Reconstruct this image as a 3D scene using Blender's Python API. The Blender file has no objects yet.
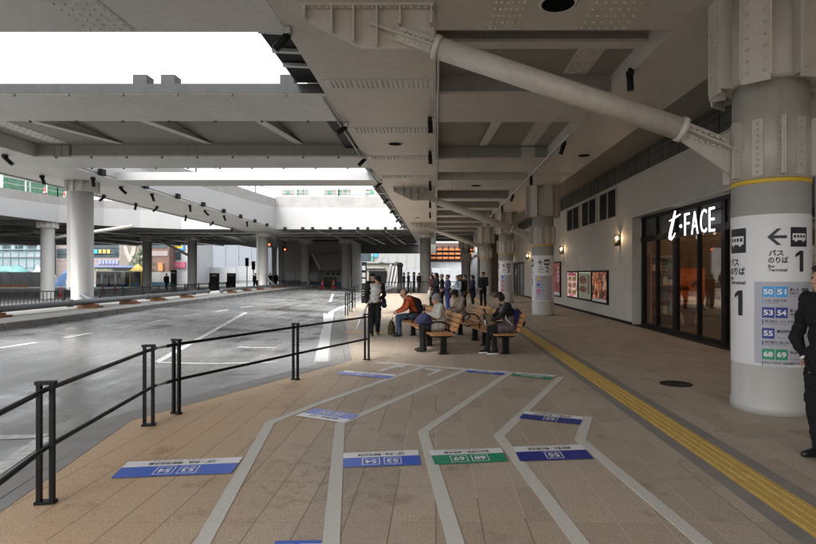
import bpy, bmesh, math, random
from mathutils import Vector, Matrix, noise
R = math.radians
random.seed(11)
scene = bpy.context.scene
COL = scene.collection
V = Vector

# ------------------------------------------------------------------ surveying helpers (metres, camera at (0,0,1.65) looking along +Y)
F, CX, CY, EYE = 544.0, 436.0, 273.0, 1.65
def at_z(px, py, z=0.0):
    y = (EYE - z) * F / (py - CY)
    return V(((px - CX) / F * y, y, z))
def at_y(px, py, y):
    return V(((px - CX) / F * y, y, EYE - (py - CY) / F * y))
RS, RX, RZ0 = 0.052, 4.2, -0.03          # the roadway rises gently towards the far island
def road_z(x): return RZ0 + RS * max(0.0, -x - RX)
def at_road(px, py, up=0.0):
    k = (py - CY) / F; dx = (px - CX) / F
    y = (EYE - RZ0) / k
    if dx * y < -RX: y = (EYE - RZ0 + RS * RX) / (k - RS * dx)
    x = dx * y
    return V((x, y, road_z(x) + up))

# ------------------------------------------------------------------ mesh builder
class MB:
    def __init__(s): s.bm = bmesh.new()
    def quad(s, pts):
        return s.bm.faces.new([s.bm.verts.new(p) for p in pts])
    def box(s, x0, x1, y0, y1, z0, z1):
        return s.hexa([(x0,y0,z0),(x1,y0,z0),(x1,y1,z0),(x0,y1,z0)], [(x0,y0,z1),(x1,y0,z1),(x1,y1,z1),(x0,y1,z1)])
    def hexa(s, lo, hi):
        n = len(lo)
        a = [s.bm.verts.new(p) for p in lo]; b = [s.bm.verts.new(p) for p in hi]
        s.bm.faces.new(a[::-1]); s.bm.faces.new(b)
        for i in range(n):
            j = (i + 1) % n
            s.bm.faces.new([a[i], a[j], b[j], b[i]])
        return s
    def prism(s, pts, z0, z1):
        return s.hexa([(p[0], p[1], z0) for p in pts], [(p[0], p[1], z1) for p in pts])
    def extr(s, pts, d):
        d = V(d)
        return s.hexa([V(p) for p in pts], [V(p) + d for p in pts])
    def obox(s, c, size, rz=0.0, rx=0.0, ry=0.0):
        m = Matrix.Translation(V(c)) @ Matrix.Rotation(rz,4,'Z') @ Matrix.Rotation(rx,4,'X') @ Matrix.Rotation(ry,4,'Y')
        x, y, z = [q / 2 for q in size]
        f = lambda p: m @ V(p)
        return s.hexa([f((-x,-y,-z)),f((x,-y,-z)),f((x,y,-z)),f((-x,y,-z))],[f((-x,-y,z)),f((x,-y,z)),f((x,y,z)),f((-x,y,z))])
    def bar(s, p0, p1, w, h, up=(0,0,1)):
        p0, p1 = V(p0), V(p1); d = (p1 - p0).normalized(); u = V(up)
        if abs(d.dot(u)) > .95: u = V((1,0,0))
        sx = d.cross(u).normalized(); sy = sx.cross(d).normalized()
        o = [sx*a*w/2 + sy*b*h/2 for a, b in ((-1,-1),(1,-1),(1,1),(-1,1))]
        return s.hexa([p0+q for q in o], [p1+q for q in o])
    def cyl(s, p0, p1, r0, r1=None, seg=16, caps=True):
        r1 = r0 if r1 is None else r1
        return s.tube([p0, p1], [r0, r1], seg, caps)
    def tube(s, pts, r, seg=10, caps=True):
        pts = [V(p) for p in pts]; n = len(pts)
        rs = r if isinstance(r, (list, tuple)) else [r]*n
        rings = []; prev = None
        for i, p in enumerate(pts):
            d = (pts[min(i+1,n-1)] - pts[max(i-1,0)]).normalized()
            if prev is None:
                u = V((0,0,1)) if abs(d.z) < .9 else V((1,0,0))
                a = d.cross(u).normalized()
            else:
                a = (prev - d*prev.dot(d)).normalized()
            prev = a; b = d.cross(a)
            rings.append([s.bm.verts.new(p + (a*math.cos(t)+b*math.sin(t))*rs[i]) for t in [2*math.pi*k/seg for k in range(seg)]])
        for i in range(n-1):
            for k in range(seg):
                j = (k+1) % seg
                f = s.bm.faces.new([rings[i][k], rings[i][j], rings[i+1][j], rings[i+1][k]]); f.smooth = True
        if caps:
            s.bm.faces.new(rings[0][::-1]); s.bm.faces.new(rings[-1])
        return s
    def lathe(s, c, prof, seg=32):
        c = V(c); rings = []
        for r, z in prof:
            rings.append([s.bm.verts.new(c + V((r*math.cos(t), r*math.sin(t), z))) for t in [2*math.pi*k/seg for k in range(seg)]])
        for i in range(len(prof)-1):
            for k in range(seg):
                j = (k+1) % seg
                f = s.bm.faces.new([rings[i][k], rings[i][j], rings[i+1][j], rings[i+1][k]]); f.smooth = True
        s.bm.faces.new(rings[0][::-1]); s.bm.faces.new(rings[-1])
        return s
    def ball(s, c, r, rot=None, sub=2):
        r = (r,r,r) if not hasattr(r, '__len__') else r
        m = Matrix.Translation(V(c)) @ (rot.to_4x4() if rot is not None else Matrix.Identity(4)) @ Matrix.Diagonal((r[0],r[1],r[2],1))
        g = bmesh.ops.create_icosphere(s.bm, subdivisions=sub, radius=1, matrix=m)
        for v in g['verts']:
            for f in v.link_faces: f.smooth = True
        return s
    def cap(s, p0, p1, r0, r1=None):
        r1 = r0 if r1 is None else r1
        s.tube([p0, p1], [r0, r1], 12); s.ball(p0, r0); s.ball(p1, r1)
        return s
    def bolt(s, p, n, r=.02, h=.015):
        p = V(p); n = V(n).normalized()
        return s.tube([p - n*.004, p + n*h*.6, p + n*h], [r, r*.9, r*.45], 7)
    def build_each(s, name, m, parent=None):
        """every separate piece of the mesh becomes an object of its own"""
        bm = s.bm; left = set(bm.verts); out = []
        while left:
            v0 = next(iter(left)); isl = {v0}; st = [v0]
            while st:
                v = st.pop()
                for e in v.link_edges:
                    w = e.other_vert(v)
                    if w not in isl: isl.add(w); st.append(w)
            left -= isl; q = MB(); mp = {v: q.bm.verts.new(v.co) for v in isl}
            for f in {f for v in isl for f in v.link_faces}: q.bm.faces.new([mp[v] for v in f.verts]).smooth = f.smooth
            out.append(q.build(name, m, parent))
        bm.free(); return out
    def build(s, name, m, parent=None, bevel=0.0, auto=True):
        if bevel:
            es = [e for e in s.bm.edges if len(e.link_faces) == 2 and e.calc_face_angle(0) > .5]
            bmesh.ops.bevel(s.bm, geom=es, offset=bevel, segments=2, affect='EDGES', clamp_overlap=True)
        bmesh.ops.recalc_face_normals(s.bm, faces=s.bm.faces[:])
        me = bpy.data.meshes.new(name); s.bm.to_mesh(me); s.bm.free()
        o = bpy.data.objects.new(name, me); COL.objects.link(o)
        me.materials.append(m)
        if parent is not None: o.parent = parent
        return o

def tag(o, label=None, cat=None, group=None, kind=None):
    if label: o['label'] = label
    if cat: o['category'] = cat
    if group: o['group'] = group
    if kind: o['kind'] = kind
    return o
def thing(name, label, cat, loc=(0,0,0), rz=0.0, group=None):
    o = bpy.data.objects.new(name, None); COL.objects.link(o)
    o.empty_display_size = .1
    o.location = loc; o.rotation_euler = (0,0,rz)
    return tag(o, label, cat, group)
def copy_tree(o, parent=None):
    c = o.copy(); COL.objects.link(c); c.parent = parent
    for ch in list(o.children): copy_tree(ch, c)
    return c
ORD = ['nearest','second','third','fourth','fifth','sixth','seventh','eighth','ninth','tenth','eleventh','twelfth','thirteenth','fourteenth','fifteenth','sixteenth','seventeenth','eighteenth','nineteenth','twentieth']

# ------------------------------------------------------------------ materials
def nt(name):
    m = bpy.data.materials.new(name); m.use_nodes = True
    t = m.node_tree; return m, t, t.nodes['Principled BSDF']
def N(t, typ, **kw):
    n = t.nodes.new(typ)
    for k, v in kw.items():
        if k in n.inputs: n.inputs[k].default_value = v
        else: setattr(n, k, v)
    return n
def ramp(t, src, stops):
    r = t.nodes.new('ShaderNodeValToRGB'); e = r.color_ramp.elements
    while len(e) < len(stops): e.new(.5)
    for i, (p, c) in enumerate(stops):
        e[i].position = p; e[i].color = (*c, 1) if len(c) == 3 else c
    t.links.new(src, r.inputs['Fac']); return r
def mixc(t, fac, a, b, mode='MIX'):
    m = t.nodes.new('ShaderNodeMix'); m.data_type = 'RGBA'; m.blend_type = mode
    for s, q in ((m.inputs[0], fac), (m.inputs[6], a), (m.inputs[7], b)):
        if hasattr(q, 'is_linked') or hasattr(q, 'links'): t.links.new(q, s)
        elif isinstance(q, (int, float)): s.default_value = q
        else: s.default_value = (*q, 1)
    return m.outputs[2]
def mth(t, op, a, b=0.0, c=None):
    m = t.nodes.new('ShaderNodeMath'); m.operation = op
    for i, q in enumerate((a, b, c)):
        if q is None: continue
        if hasattr(q, 'links'): t.links.new(q, m.inputs[i])
        else: m.inputs[i].default_value = q
    return m.outputs[0]
def coords(t, scale=(1,1,1), kind='Object'):
    tc = t.nodes.new('ShaderNodeTexCoord'); mp = t.nodes.new('ShaderNodeMapping')
    mp.inputs['Scale'].default_value = scale
    t.links.new(tc.outputs[kind], mp.inputs['Vector']); return mp.outputs['Vector']
def noise_t(t, vec, scale, detail=4, rough=.55):
    n = N(t, 'ShaderNodeTexNoise', Scale=scale, Detail=detail, Roughness=rough)
    t.links.new(vec, n.inputs['Vector']); return n.outputs['Fac']
def bump(t, b, h, strength=.3, dist=.01):
    n = N(t, 'ShaderNodeBump', Strength=strength, Distance=dist)
    t.links.new(h, n.inputs['Height']); t.links.new(n.outputs['Normal'], b.inputs['Normal'])

def pm(name, c, rough=.5, var=.1, sc=2.0, bmp=0.0, bsc=60.0, metal=0.0, stretch=(1,1,1), rvar=.1, spec=.5):
    m, t, b = nt(name)
    v = coords(t, stretch)
    n = noise_t(t, v, sc)
    lo = tuple(max(0, q*(1-var)) for q in c); hi = tuple(min(1, q*(1+var)) for q in c)
    r = ramp(t, n, [(.3, lo), (.7, hi)])
    t.links.new(r.outputs[0], b.inputs['Base Color'])
    b.inputs['Metallic'].default_value = metal
    b.inputs['Specular IOR Level'].default_value = spec
    rr = mth(t, 'MULTIPLY_ADD', n, rvar*2, rough - rvar)
    t.links.new(rr, b.inputs['Roughness'])
    if bmp: bump(t, b, noise_t(t, v, bsc, 3), bmp)
    return m
def em(name, c, s):
    m, t, b = nt(name)
    b.inputs['Base Color'].default_value = (*c, 1)
    b.inputs['Emission Color'].default_value = (*c, 1); b.inputs['Emission Strength'].default_value = s
    return m

M = {}
def steel(name, c, rough=.42):
    m, t, b = nt(name)
    v = coords(t); big = noise_t(t, v, .7, 5); fine = noise_t(t, coords(t, (1,1,.25)), 9, 5, .65)
    base = ramp(t, big, [(.3, tuple(q*.9 for q in c)), (.7, tuple(q*1.06 for q in c))])
    dirt = ramp(t, fine, [(.50, (0,0,0)), (.74, (1,1,1))])
    col = mixc(t, mth(t, 'MULTIPLY', dirt.outputs[0], .34), base.outputs[0], (c[0]*.55, c[1]*.5, c[2]*.42))
    t.links.new(col, b.inputs['Base Color'])
    t.links.new(mth(t, 'MULTIPLY_ADD', fine, .3, rough-.12), b.inputs['Roughness'])
    bump(t, b, noise_t(t, v, 14, 2), .04)
    return m
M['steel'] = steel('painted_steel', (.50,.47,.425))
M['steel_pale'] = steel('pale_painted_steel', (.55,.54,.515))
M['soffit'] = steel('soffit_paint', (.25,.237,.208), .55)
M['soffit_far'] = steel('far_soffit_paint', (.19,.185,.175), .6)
M['edge_dark'] = steel('dark_edge', (.035,.035,.037), .7)  # near-black tone for the beam's front edge and the boxes on it
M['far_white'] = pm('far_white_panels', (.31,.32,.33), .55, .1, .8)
M['fascia'] = pm('white_fascia', (.40,.40,.397), .5, .04, .6)
M['col_grey'] = pm('column_paint', (.44,.43,.41), .38, .05, 1.2, stretch=(1,1,.3))
M['col_white'] = pm('column_vinyl', (.72,.72,.75), .45, .02, 2)
M['panel_grey'] = pm('panel_vinyl', (.42,.42,.48), .45, .02, 2)
M['black'] = pm('black_paint', (.007,.007,.008), .42, .3, 6, spec=.22)
M['hole_shade'] = pm('painted_hole_dark', (.004,.004,.004), .9, .1, 3, spec=.05)
M['blackmatt'] = pm('black_matt', (.010,.010,.011), .6, .3, 6, spec=.2)
M['ink'] = pm('ink', (.012,.010,.02), .5, .1, 5)
M['yellow'] = pm('yellow_band', (.62,.42,.03), .5, .1, 8)
M['concrete'] = pm('concrete', (.27,.262,.245), .8, .18, 2.5, .25, 40)
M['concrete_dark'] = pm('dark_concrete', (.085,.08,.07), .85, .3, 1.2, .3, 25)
M['parapet'] = pm('parapet_concrete', (.32,.31,.295), .8, .12, 1.5, .2, 30)
M['kerb'] = pm('kerb_concrete', (.25,.245,.235), .75, .14, 3, .25, 60)
M['white_paint'] = pm('white_road_paint', (.56,.56,.55), .5, .3, 14, .1, 80)
M['white'] = pm('white_vinyl', (.78,.78,.80), .4, .03, 6)
M['blue'] = pm('blue_vinyl', (.02,.10,.55), .38, .08, 12)
M['blue_faded'] = pm('faded_blue_vinyl', (.12,.17,.58), .38, .08, 12)
M['navy'] = pm('navy_vinyl', (.012,.03,.25), .4, .06, 12)
M['green'] = pm('green_vinyl', (.012,.27,.15), .4, .08, 12)
M['cyan'] = pm('cyan_vinyl', (.04,.33,.72), .4, .05, 12)
M['magenta'] = pm('magenta_vinyl', (.6,.05,.25), .4, .05, 12)
M['red'] = pm('red_vinyl', (.6,.03,.04), .4, .05, 12)
M['stone_line'] = pm('pale_stone', (.56,.545,.50), .6, .12, 60, .2, 150)
M['pipe'] = pm('grey_pipe', (.15,.165,.18), .35, .1, 3)
M['wood'] = pm('bench_timber', (.42,.21,.085), .5, .22, 9, .1, 60, stretch=(.35,4,4))
M['block'] = pm('timber_block', (.22,.10,.045), .8, .3, 8)
M['galv'] = pm('galvanised', (.45,.46,.47), .4, .1, 6, metal=.6)

# exposed aggregate pavers, 0.3 x 0.6 m, rows running away from the camera
def paving(name, left_tint=True, dark=1.0):
    m, t, b = nt(name)
    tc = t.nodes.new('ShaderNodeTexCoord'); sp = t.nodes.new('ShaderNodeSeparateXYZ'); cb = t.nodes.new('ShaderNodeCombineXYZ')
    t.links.new(tc.outputs['Object'], sp.inputs[0])
    t.links.new(sp.outputs['Y'], cb.inputs['X']); t.links.new(sp.outputs['X'], cb.inputs['Y'])
    br = N(t, 'ShaderNodeTexBrick', Scale=1.0)
    br.offset = 0; br.squash = 1
    br.inputs['Mortar Size'].default_value = .003; br.inputs['Mortar Smooth'].default_value = .2
    br.inputs['Brick Width'].default_value = .6; br.inputs['Row Height'].default_value = .3
    br.inputs['Bias'].default_value = 0
    br.inputs['Color1'].default_value = (0,0,0,1); br.inputs['Color2'].default_value = (1,1,1,1); br.inputs['Mortar'].default_value = (.5,.5,.5,1)
    t.links.new(cb.outputs[0], br.inputs['Vector'])
    ob = tc.outputs['Object']
    speck = noise_t(t, ob, 70, 4, .85)
    mid = noise_t(t, ob, 14, 5, .6)
    big = noise_t(t, ob, .55, 4, .6)
    tile = ramp(t, br.outputs['Color'], [(0, (.37,.303,.236)), (1, (.44,.365,.288))])
    c = tile.outputs[0]
    if left_tint:                                   # rust-brown wash of the stone towards the roadside
        x = mth(t, 'ADD', mth(t, 'MULTIPLY_ADD', big, 1.6, -.8), mth(t, 'MULTIPLY', sp.outputs['X'], 1.0))
        f = t.nodes.new('ShaderNodeMapRange'); f.inputs['From Min'].default_value = -.9; f.inputs['From Max'].default_value = -2.3
        t.links.new(x, f.inputs['Value'])
        fy = t.nodes.new('ShaderNodeMapRange'); fy.inputs['From Min'].default_value = 11.5; fy.inputs['From Max'].default_value = 8.5; t.links.new(sp.outputs['Y'], fy.inputs['Value'])
        c = mixc(t, mth(t, 'MULTIPLY', mth(t, 'MULTIPLY', f.outputs[0], fy.outputs[0]), .8), c, (.54,.365,.21))
    sr = ramp(t, speck, [(.32, (.42,.40,.38)), (.5, (1,1,1)), (.68, (1.65,1.62,1.58))])
    c = mixc(t, .75, c, sr.outputs[0], 'MULTIPLY')
    mr = ramp(t, mid, [(.3, (.93,.925,.92)), (.65, (1.04,1.04,1.04))])
    c = mixc(t, .8, c, mr.outputs[0], 'MULTIPLY')
    stain = ramp(t, noise_t(t, ob, 1.7, 6, .72), [(.56, (1,1,1)), (.70, (.55,.48,.42))])
    c = mixc(t, .75, c, stain.outputs[0], 'MULTIPLY')
    # a patch of dried muddy marks left of the middle of the walkway
    dd = N(t, 'ShaderNodeVectorMath', operation='DISTANCE'); t.links.new(ob, dd.inputs[0]); dd.inputs[1].default_value = (-1.0,4.35,0)
    near = ramp(t, dd.outputs['Value'], [(.25, (1,1,1)), (.95, (0,0,0))])
    mud = ramp(t, noise_t(t, ob, 9, 6, .7), [(.50, (0,0,0)), (.60, (1,1,1))])
    c = mixc(t, mth(t, 'MULTIPLY', mth(t, 'MULTIPLY', near.outputs[0], mud.outputs[0]), .42), c, (.15,.115,.08))
    spots = N(t, 'ShaderNodeTexVoronoi', Scale=3.2); t.links.new(ob, spots.inputs['Vector'])
    sr2 = ramp(t, spots.outputs['Distance'], [(.03, (.45,.42,.4)), (.055, (1,1,1))])
    c = mixc(t, .5, c, sr2.outputs[0], 'MULTIPLY')
    jf = mth(t, 'GREATER_THAN', noise_t(t, ob, .16, 1), .49)
    joint = mixc(t, jf, (.17,.13,.095), (.50,.44,.37))
    fx = mth(t, 'FRACT', mth(t, 'MULTIPLY', sp.outputs['X'], 1/.3))
    ln = mth(t, 'LESS_THAN', mth(t, 'ABSOLUTE', mth(t, 'SUBTRACT', fx, .5)), .013)
    ln = mth(t, 'LESS_THAN', mth(t, 'MINIMUM', fx, mth(t, 'SUBTRACT', 1.0, fx)), .014)
    c = mixc(t, mth(t, 'MAXIMUM', mth(t, 'MULTIPLY', br.outputs['Fac'], .38), mth(t, 'MULTIPLY', ln, .9)), c, joint)
    t.links.new(c, b.inputs['Base Color'])
    t.links.new(mth(t, 'MULTIPLY_ADD', big, .35, .42), b.inputs['Roughness'])
    h = mth(t, 'SUBTRACT', mth(t, 'MULTIPLY', speck, .35), mth(t, 'MULTIPLY', br.outputs['Fac'], .8))
    bump(t, b, h, .35, .006)
    return m
M['paving'] = paving('aggregate_pavers')

def roadmat():
    m, t, b = nt('wet_road')
    tc = t.nodes.new('ShaderNodeTexCoord'); ob = tc.outputs['Object']
    st = coords(t, (1,.12,1)); wide = coords(t, (.25,1,1))
    streak = noise_t(t, st, 2.6, 6, .62); cross = noise_t(t, wide, .8, 6, .65); big = noise_t(t, ob, .28, 5, .6); fine = noise_t(t, ob, 160, 3, .7)
    wet = mth(t, 'ADD', mth(t, 'MULTIPLY', streak, .35), mth(t, 'ADD', mth(t, 'MULTIPLY', cross, .45), mth(t, 'MULTIPLY', big, .35)))
    wr = ramp(t, wet, [(.40, (1,1,1)), (.68, (0,0,0))])       # 1 = drier
    c = mixc(t, wr.outputs[0], (.155,.156,.155), (.255,.255,.25))
    fr = ramp(t, fine, [(.3, (.75,.75,.75)), (.7, (1.2,1.2,1.2))])
    c = mixc(t, .7, c, fr.outputs[0], 'MULTIPLY')
    t.links.new(c, b.inputs['Base Color'])
    rr = ramp(t, wet, [(.40, (.48,)*3), (.54, (.30,)*3), (.70, (.10,)*3)])
    t.links.new(rr.outputs[0], b.inputs['Roughness'])
    bump(t, b, mth(t, 'MULTIPLY', fine, wr.outputs[0]), .25, .004)
    return m
M['road'] = roadmat()

def tactile():
    m, t, b = nt('tactile_yellow')
    v = coords(t)
    n = noise_t(t, v, 12, 5); f = noise_t(t, v, 120, 3, .7)
    c = ramp(t, n, [(.3, (.52,.34,.085)), (.7, (.66,.45,.13))])
    fr = ramp(t, f, [(.3, (.75,.75,.75)), (.7, (1.15,1.15,1.15))])
    t.links.new(mixc(t, .8, c.outputs[0], fr.outputs[0], 'MULTIPLY'), b.inputs['Base Color'])
    b.inputs['Roughness'].default_value = .6
    return m
M['tactile'] = tactile()

def wallmat():
    m, t, b = nt('stone_wall')
    tc = t.nodes.new('ShaderNodeTexCoord'); sp = t.nodes.new('ShaderNodeSeparateXYZ'); cb = t.nodes.new('ShaderNodeCombineXYZ')
    t.links.new(tc.outputs['Object'], sp.inputs[0]); t.links.new(sp.outputs['Y'], cb.inputs['X']); t.links.new(sp.outputs['Z'], cb.inputs['Y'])
    br = N(t, 'ShaderNodeTexBrick', Scale=1.0); br.offset = 0
    for k, q in (('Mortar Size', .004), ('Brick Width', 1.8), ('Row Height', 1.16), ('Mortar Smooth', .1)): br.inputs[k].default_value = q
    br.inputs['Color1'].default_value = (.50,.475,.435,1); br.inputs['Color2'].default_value = (.53,.505,.465,1); br.inputs['Mortar'].default_value = (.38,.36,.33,1)
    t.links.new(cb.outputs[0], br.inputs['Vector'])
    n = noise_t(t, tc.outputs['Object'], 1.1, 6, .6); r = ramp(t, n, [(.3, (.9,.9,.9)), (.7, (1.04,1.03,1.02))])
    t.links.new(mixc(t, 1, br.outputs['Color'], r.outputs[0], 'MULTIPLY'), b.inputs['Base Color'])
    b.inputs['Roughness'].default_value = .7
    bump(t, b, noise_t(t, tc.outputs['Object'], 45, 3), .08)
    return m
M['wall'] = wallmat()

def glassmat(name, tint=(1,1,1), refl=1.0):
    m = bpy.data.materials.new(name); m.use_nodes = True; t = m.node_tree
    t.nodes.remove(t.nodes['Principled BSDF']); out = t.nodes['Material Output']
    tr = N(t, 'ShaderNodeBsdfTransparent', Color=(*tint,1)); gl = N(t, 'ShaderNodeBsdfGlossy', Roughness=.02)
    fr = N(t, 'ShaderNodeFresnel', IOR=1.6); mx = t.nodes.new('ShaderNodeMixShader')
    k = mth(t, 'MULTIPLY_ADD', fr.outputs[0], refl, .03)
    t.links.new(k, mx.inputs[0]); t.links.new(tr.outputs[0], mx.inputs[1]); t.links.new(gl.outputs[0], mx.inputs[2]); t.links.new(mx.outputs[0], out.inputs['Surface'])
    return m
M['glass'] = glassmat('door_glass', (.85,.80,.74), .36)
M['glass_far'] = pm('window_glass', (.05,.07,.08), .12, .3, 1)

# ------------------------------------------------------------------ lettering (built-in font, turned into mesh)
_tc = {}
def glyphs(body, bold=0.0):
    key = (body, bold)
    if key in _tc: return _tc[key]
    c = bpy.data.curves.new('lettering', 'FONT'); c.body = body; c.offset = bold; c.resolution_u = 3
    o = bpy.data.objects.new('lettering', c); COL.objects.link(o)
    dg = bpy.context.evaluated_depsgraph_get()
    me = bpy.data.meshes.new_from_object(o.evaluated_get(dg))
    vs = [(v.co.x, v.co.y) for v in me.vertices]; fs = [tuple(p.vertices) for p in me.polygons]
    bpy.data.objects.remove(o); bpy.data.curves.remove(c); bpy.data.meshes.remove(me)
    x0 = min(v[0] for v in vs); x1 = max(v[0] for v in vs); y0 = min(v[1] for v in vs); y1 = max(v[1] for v in vs)
    _tc[key] = (vs, fs, x0, x1, y0, y1); return _tc[key]
def letter(mb, body, u0, v0, h, fn, w=None, bold=0.0, align='L'):
    """lettering of height h with its lower left corner at (u0, v0); fn turns (u, v) into a point"""
    vs, fs, x0, x1, y0, y1 = glyphs(body, bold)
    k = h / (y1 - y0); kx = k if w is None else w / (x1 - x0)
    wd = (x1 - x0) * kx
    off = {'L': 0, 'C': -wd/2, 'R': -wd}[align]
    vv = [mb.bm.verts.new(fn(u0 + off + (x-x0)*kx, v0 + (y-y0)*k)) for x, y in vs]
    for f in fs:
        try: mb.bm.faces.new([vv[i] for i in f])
        except ValueError: pass
def patch(mb, u0, u1, v0, v1, fn, nu=1, nv=1):
    g = [[mb.bm.verts.new(fn(u0+(u1-u0)*i/nu, v0+(v1-v0)*j/nv)) for i in range(nu+1)] for j in range(nv+1)]
    for j in range(nv):
        for i in range(nu):
            f = mb.bm.faces.new([g[j][i], g[j][i+1], g[j+1][i+1], g[j+1][i]]); f.smooth = nu > 2
def qpatch(mb, p, fn, n=5):
    L = lambda a, c, t: (a[0]+(c[0]-a[0])*t, a[1]+(c[1]-a[1])*t)
    g = [[mb.bm.verts.new(fn(*L(L(p[0],p[1],i/n), L(p[3],p[2],i/n), j/n))) for i in range(n+1)] for j in range(n+1)]
    for j in range(n):
        for i in range(n): mb.bm.faces.new([g[j][i], g[j][i+1], g[j+1][i+1], g[j+1][i]])
def frame(mb, u0, u1, v0, v1, t, fn):
    patch(mb, u0, u1, v0, v0+t, fn); patch(mb, u0, u1, v1-t, v1, fn); patch(mb, u0, u0+t, v0+t, v1-t, fn); patch(mb, u1-t, u1, v0+t, v1-t, fn)
# ================================================================== SETTING: ground, roadway, pavement, island
def sheet(name, polys, m, kind='structure'):
    mb = MB()
    for p in polys: mb.quad(p)
    return tag(mb.build(name, m), kind=kind)
M['ground'] = pm('far_ground', (.20,.20,.19), .85, .15, .3, .2, 30)
sheet('ground', [[(-900,-300,-.25),(900,-300,-.25),(900,1500,-.25),(-900,1500,-.25)]], M['ground'])
ys = [-14, 0, 6, 12, 20, 30, 44, 60, 90]
sheet('road', [[(x0,ys[i],road_z(x0)),(x1,ys[i],road_z(x1)),(x1,ys[i+1],road_z(x1)),(x0,ys[i+1],road_z(x0))]
               for i in range(len(ys)-1) for x0, x1 in ((-11,-4.2),(-4.2,2.0))], M['road'])
EDGE = [(-1.9,-12),(-1.9,.6),(-3.0,3.74),(-3.41,6.08),(-2.48,8.23),(-1.59,10.3),(-2.55,15.5),(-3.85,23),(-4.6,40),(-4.6,62)]
pv = MB(); pv.quad([(x,y,0) for x, y in EDGE] + [(13,62,0),(13,17.25,0),(6.62,17.25,0),(6.62,8.0,0),(13,8.0,0),(13,-12,0)])
for f in list(pv.bm.faces): bmesh.ops.triangulate(pv.bm, faces=[f])
tag(pv.build('pavement', M['paving']), kind='structure')
# concrete edging of the pavement
kb = MB()
def offset_line(pts, d):
    out = []
    for i, p in enumerate(pts):
        a = V(pts[max(i-1,0)]); c = V(pts[min(i+1,len(pts)-1)]); t = (c-a).normalized()
        out.append((p[0]-t.y*d, p[1]+t.x*d))
    return out
for d0, d1, z in ((.0,.13,.003),(.14,.42,-.012)):
    seg = EDGE
    a, c = offset_line(seg, d0), offset_line(seg, d1)
    for i in range(len(seg)-1):
        kb.prism([a[i], a[i+1], c[i+1], c[i]], -.2, z if i > 4 or d0 > .1 else z)
tag(kb.build('kerb', M['kerb']), kind='structure')
# the kerb of the bay beyond the railing stands up
kb = MB()
seg = EDGE[5:]; a, c = offset_line(seg, .44), offset_line(seg, .70)
for i in range(len(seg)-1): kb.prism([a[i],a[i+1],c[i+1],c[i]], -.1, -.024 + .02)
tag(kb.build('kerb', M['white_paint']), kind='structure')
# island across the road
isl = [(-10.5,10),(-10.45,14),(-10.85,20),(-11.4,35),(-11.8,46),(-11.8,75),(-15.2,75),(-14.9,30),(-14.6,10)]
mb = MB(); mb.prism(isl, -.25, .45); tag(mb.build('pavement', M['concrete']), kind='structure')
mb = MB()
il = isl[:6]; a = offset_line(il, -.16); c = offset_line(il, .0)
for i in range(len(il)-1):
    n = max(1, int((V(il[i+1])-V(il[i])).length/1.0))
    for k in range(n):
        f0, f1 = k/n+.006, (k+1)/n-.006
        L = lambda P, f: (P[i][0]+(P[i+1][0]-P[i][0])*f, P[i][1]+(P[i+1][1]-P[i][1])*f)
        mb.prism([L(a,f0),L(a,f1),L(c,f1),L(c,f0)], 0, .455)
tag(mb.build('island_kerb', M['kerb']), kind='structure')
sheet('back_street', [[(-60,-14,-.1),(-14.5,-14,-.1),(-14.9,75,-.1),(-60,75,-.1)],[(-60,75,-.1),(20,75,-.1),(20,130,-.1),(-60,130,-.1)]], M['ground'])

# dark drain joint at the roadside
mb = MB(); p, q = at_z(0,498.5), at_z(107,429)
d = (q-p).normalized(); p2 = p - d*2
mb.bar((p2.x,p2.y,-.016),(q.x,q.y,-.016),.03,.012); tag(mb.build('drain_slot', M['blackmatt']), 'thin dark drain slot in the concrete edging below the nearest handrail post', 'drain')

# ------------------------------------------------------------------ tactile strip
mb = MB()
mb.prism([(2.36,1.5),(2.66,1.5),(2.66,46),(2.36,46)], -.002, .004)
for k in range(4):
    x = 2.395 + k*.075
    mb.prism([(x-.017,1.5),(x+.017,1.5),(x+.017,46),(x-.017,46)], .003, .009)
o = mb.build('tactile_strip', M['tactile'])
tag(o, 'yellow ribbed tactile paving strip running straight down the pavement past the pillars', 'tactile paving')
mb = MB()
for x in (2.29, 2.73):
    mb.prism([(x-.066,1.5),(x+.066,1.5),(x+.066,46),(x-.066,46)], -.002, .003)
bordermb = mb; mb.build_each('border', pm('dark_border', (.23,.21,.19), .7, .14, 3, .2, 120), o)
mb = MB()
for a, c in ((at_z(344,332.5), at_z(386,333)),):
    n = 16
    for k in range(n):
        p = a.lerp(c, k/n)
        for j in range(3): mb.ball((p.x,p.y+j*.1,.002),(.03,.03,.006),sub=1)
    mb.prism([(a.x,a.y-.06),(c.x,c.y-.06),(c.x,c.y+.27),(a.x,a.y+.27)], -.002,.002)
tag(mb.build('warning_tiles', M['tactile']), 'yellow dotted warning tiles crossing the pavement behind the man in the cap', 'tactile paving')

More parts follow.
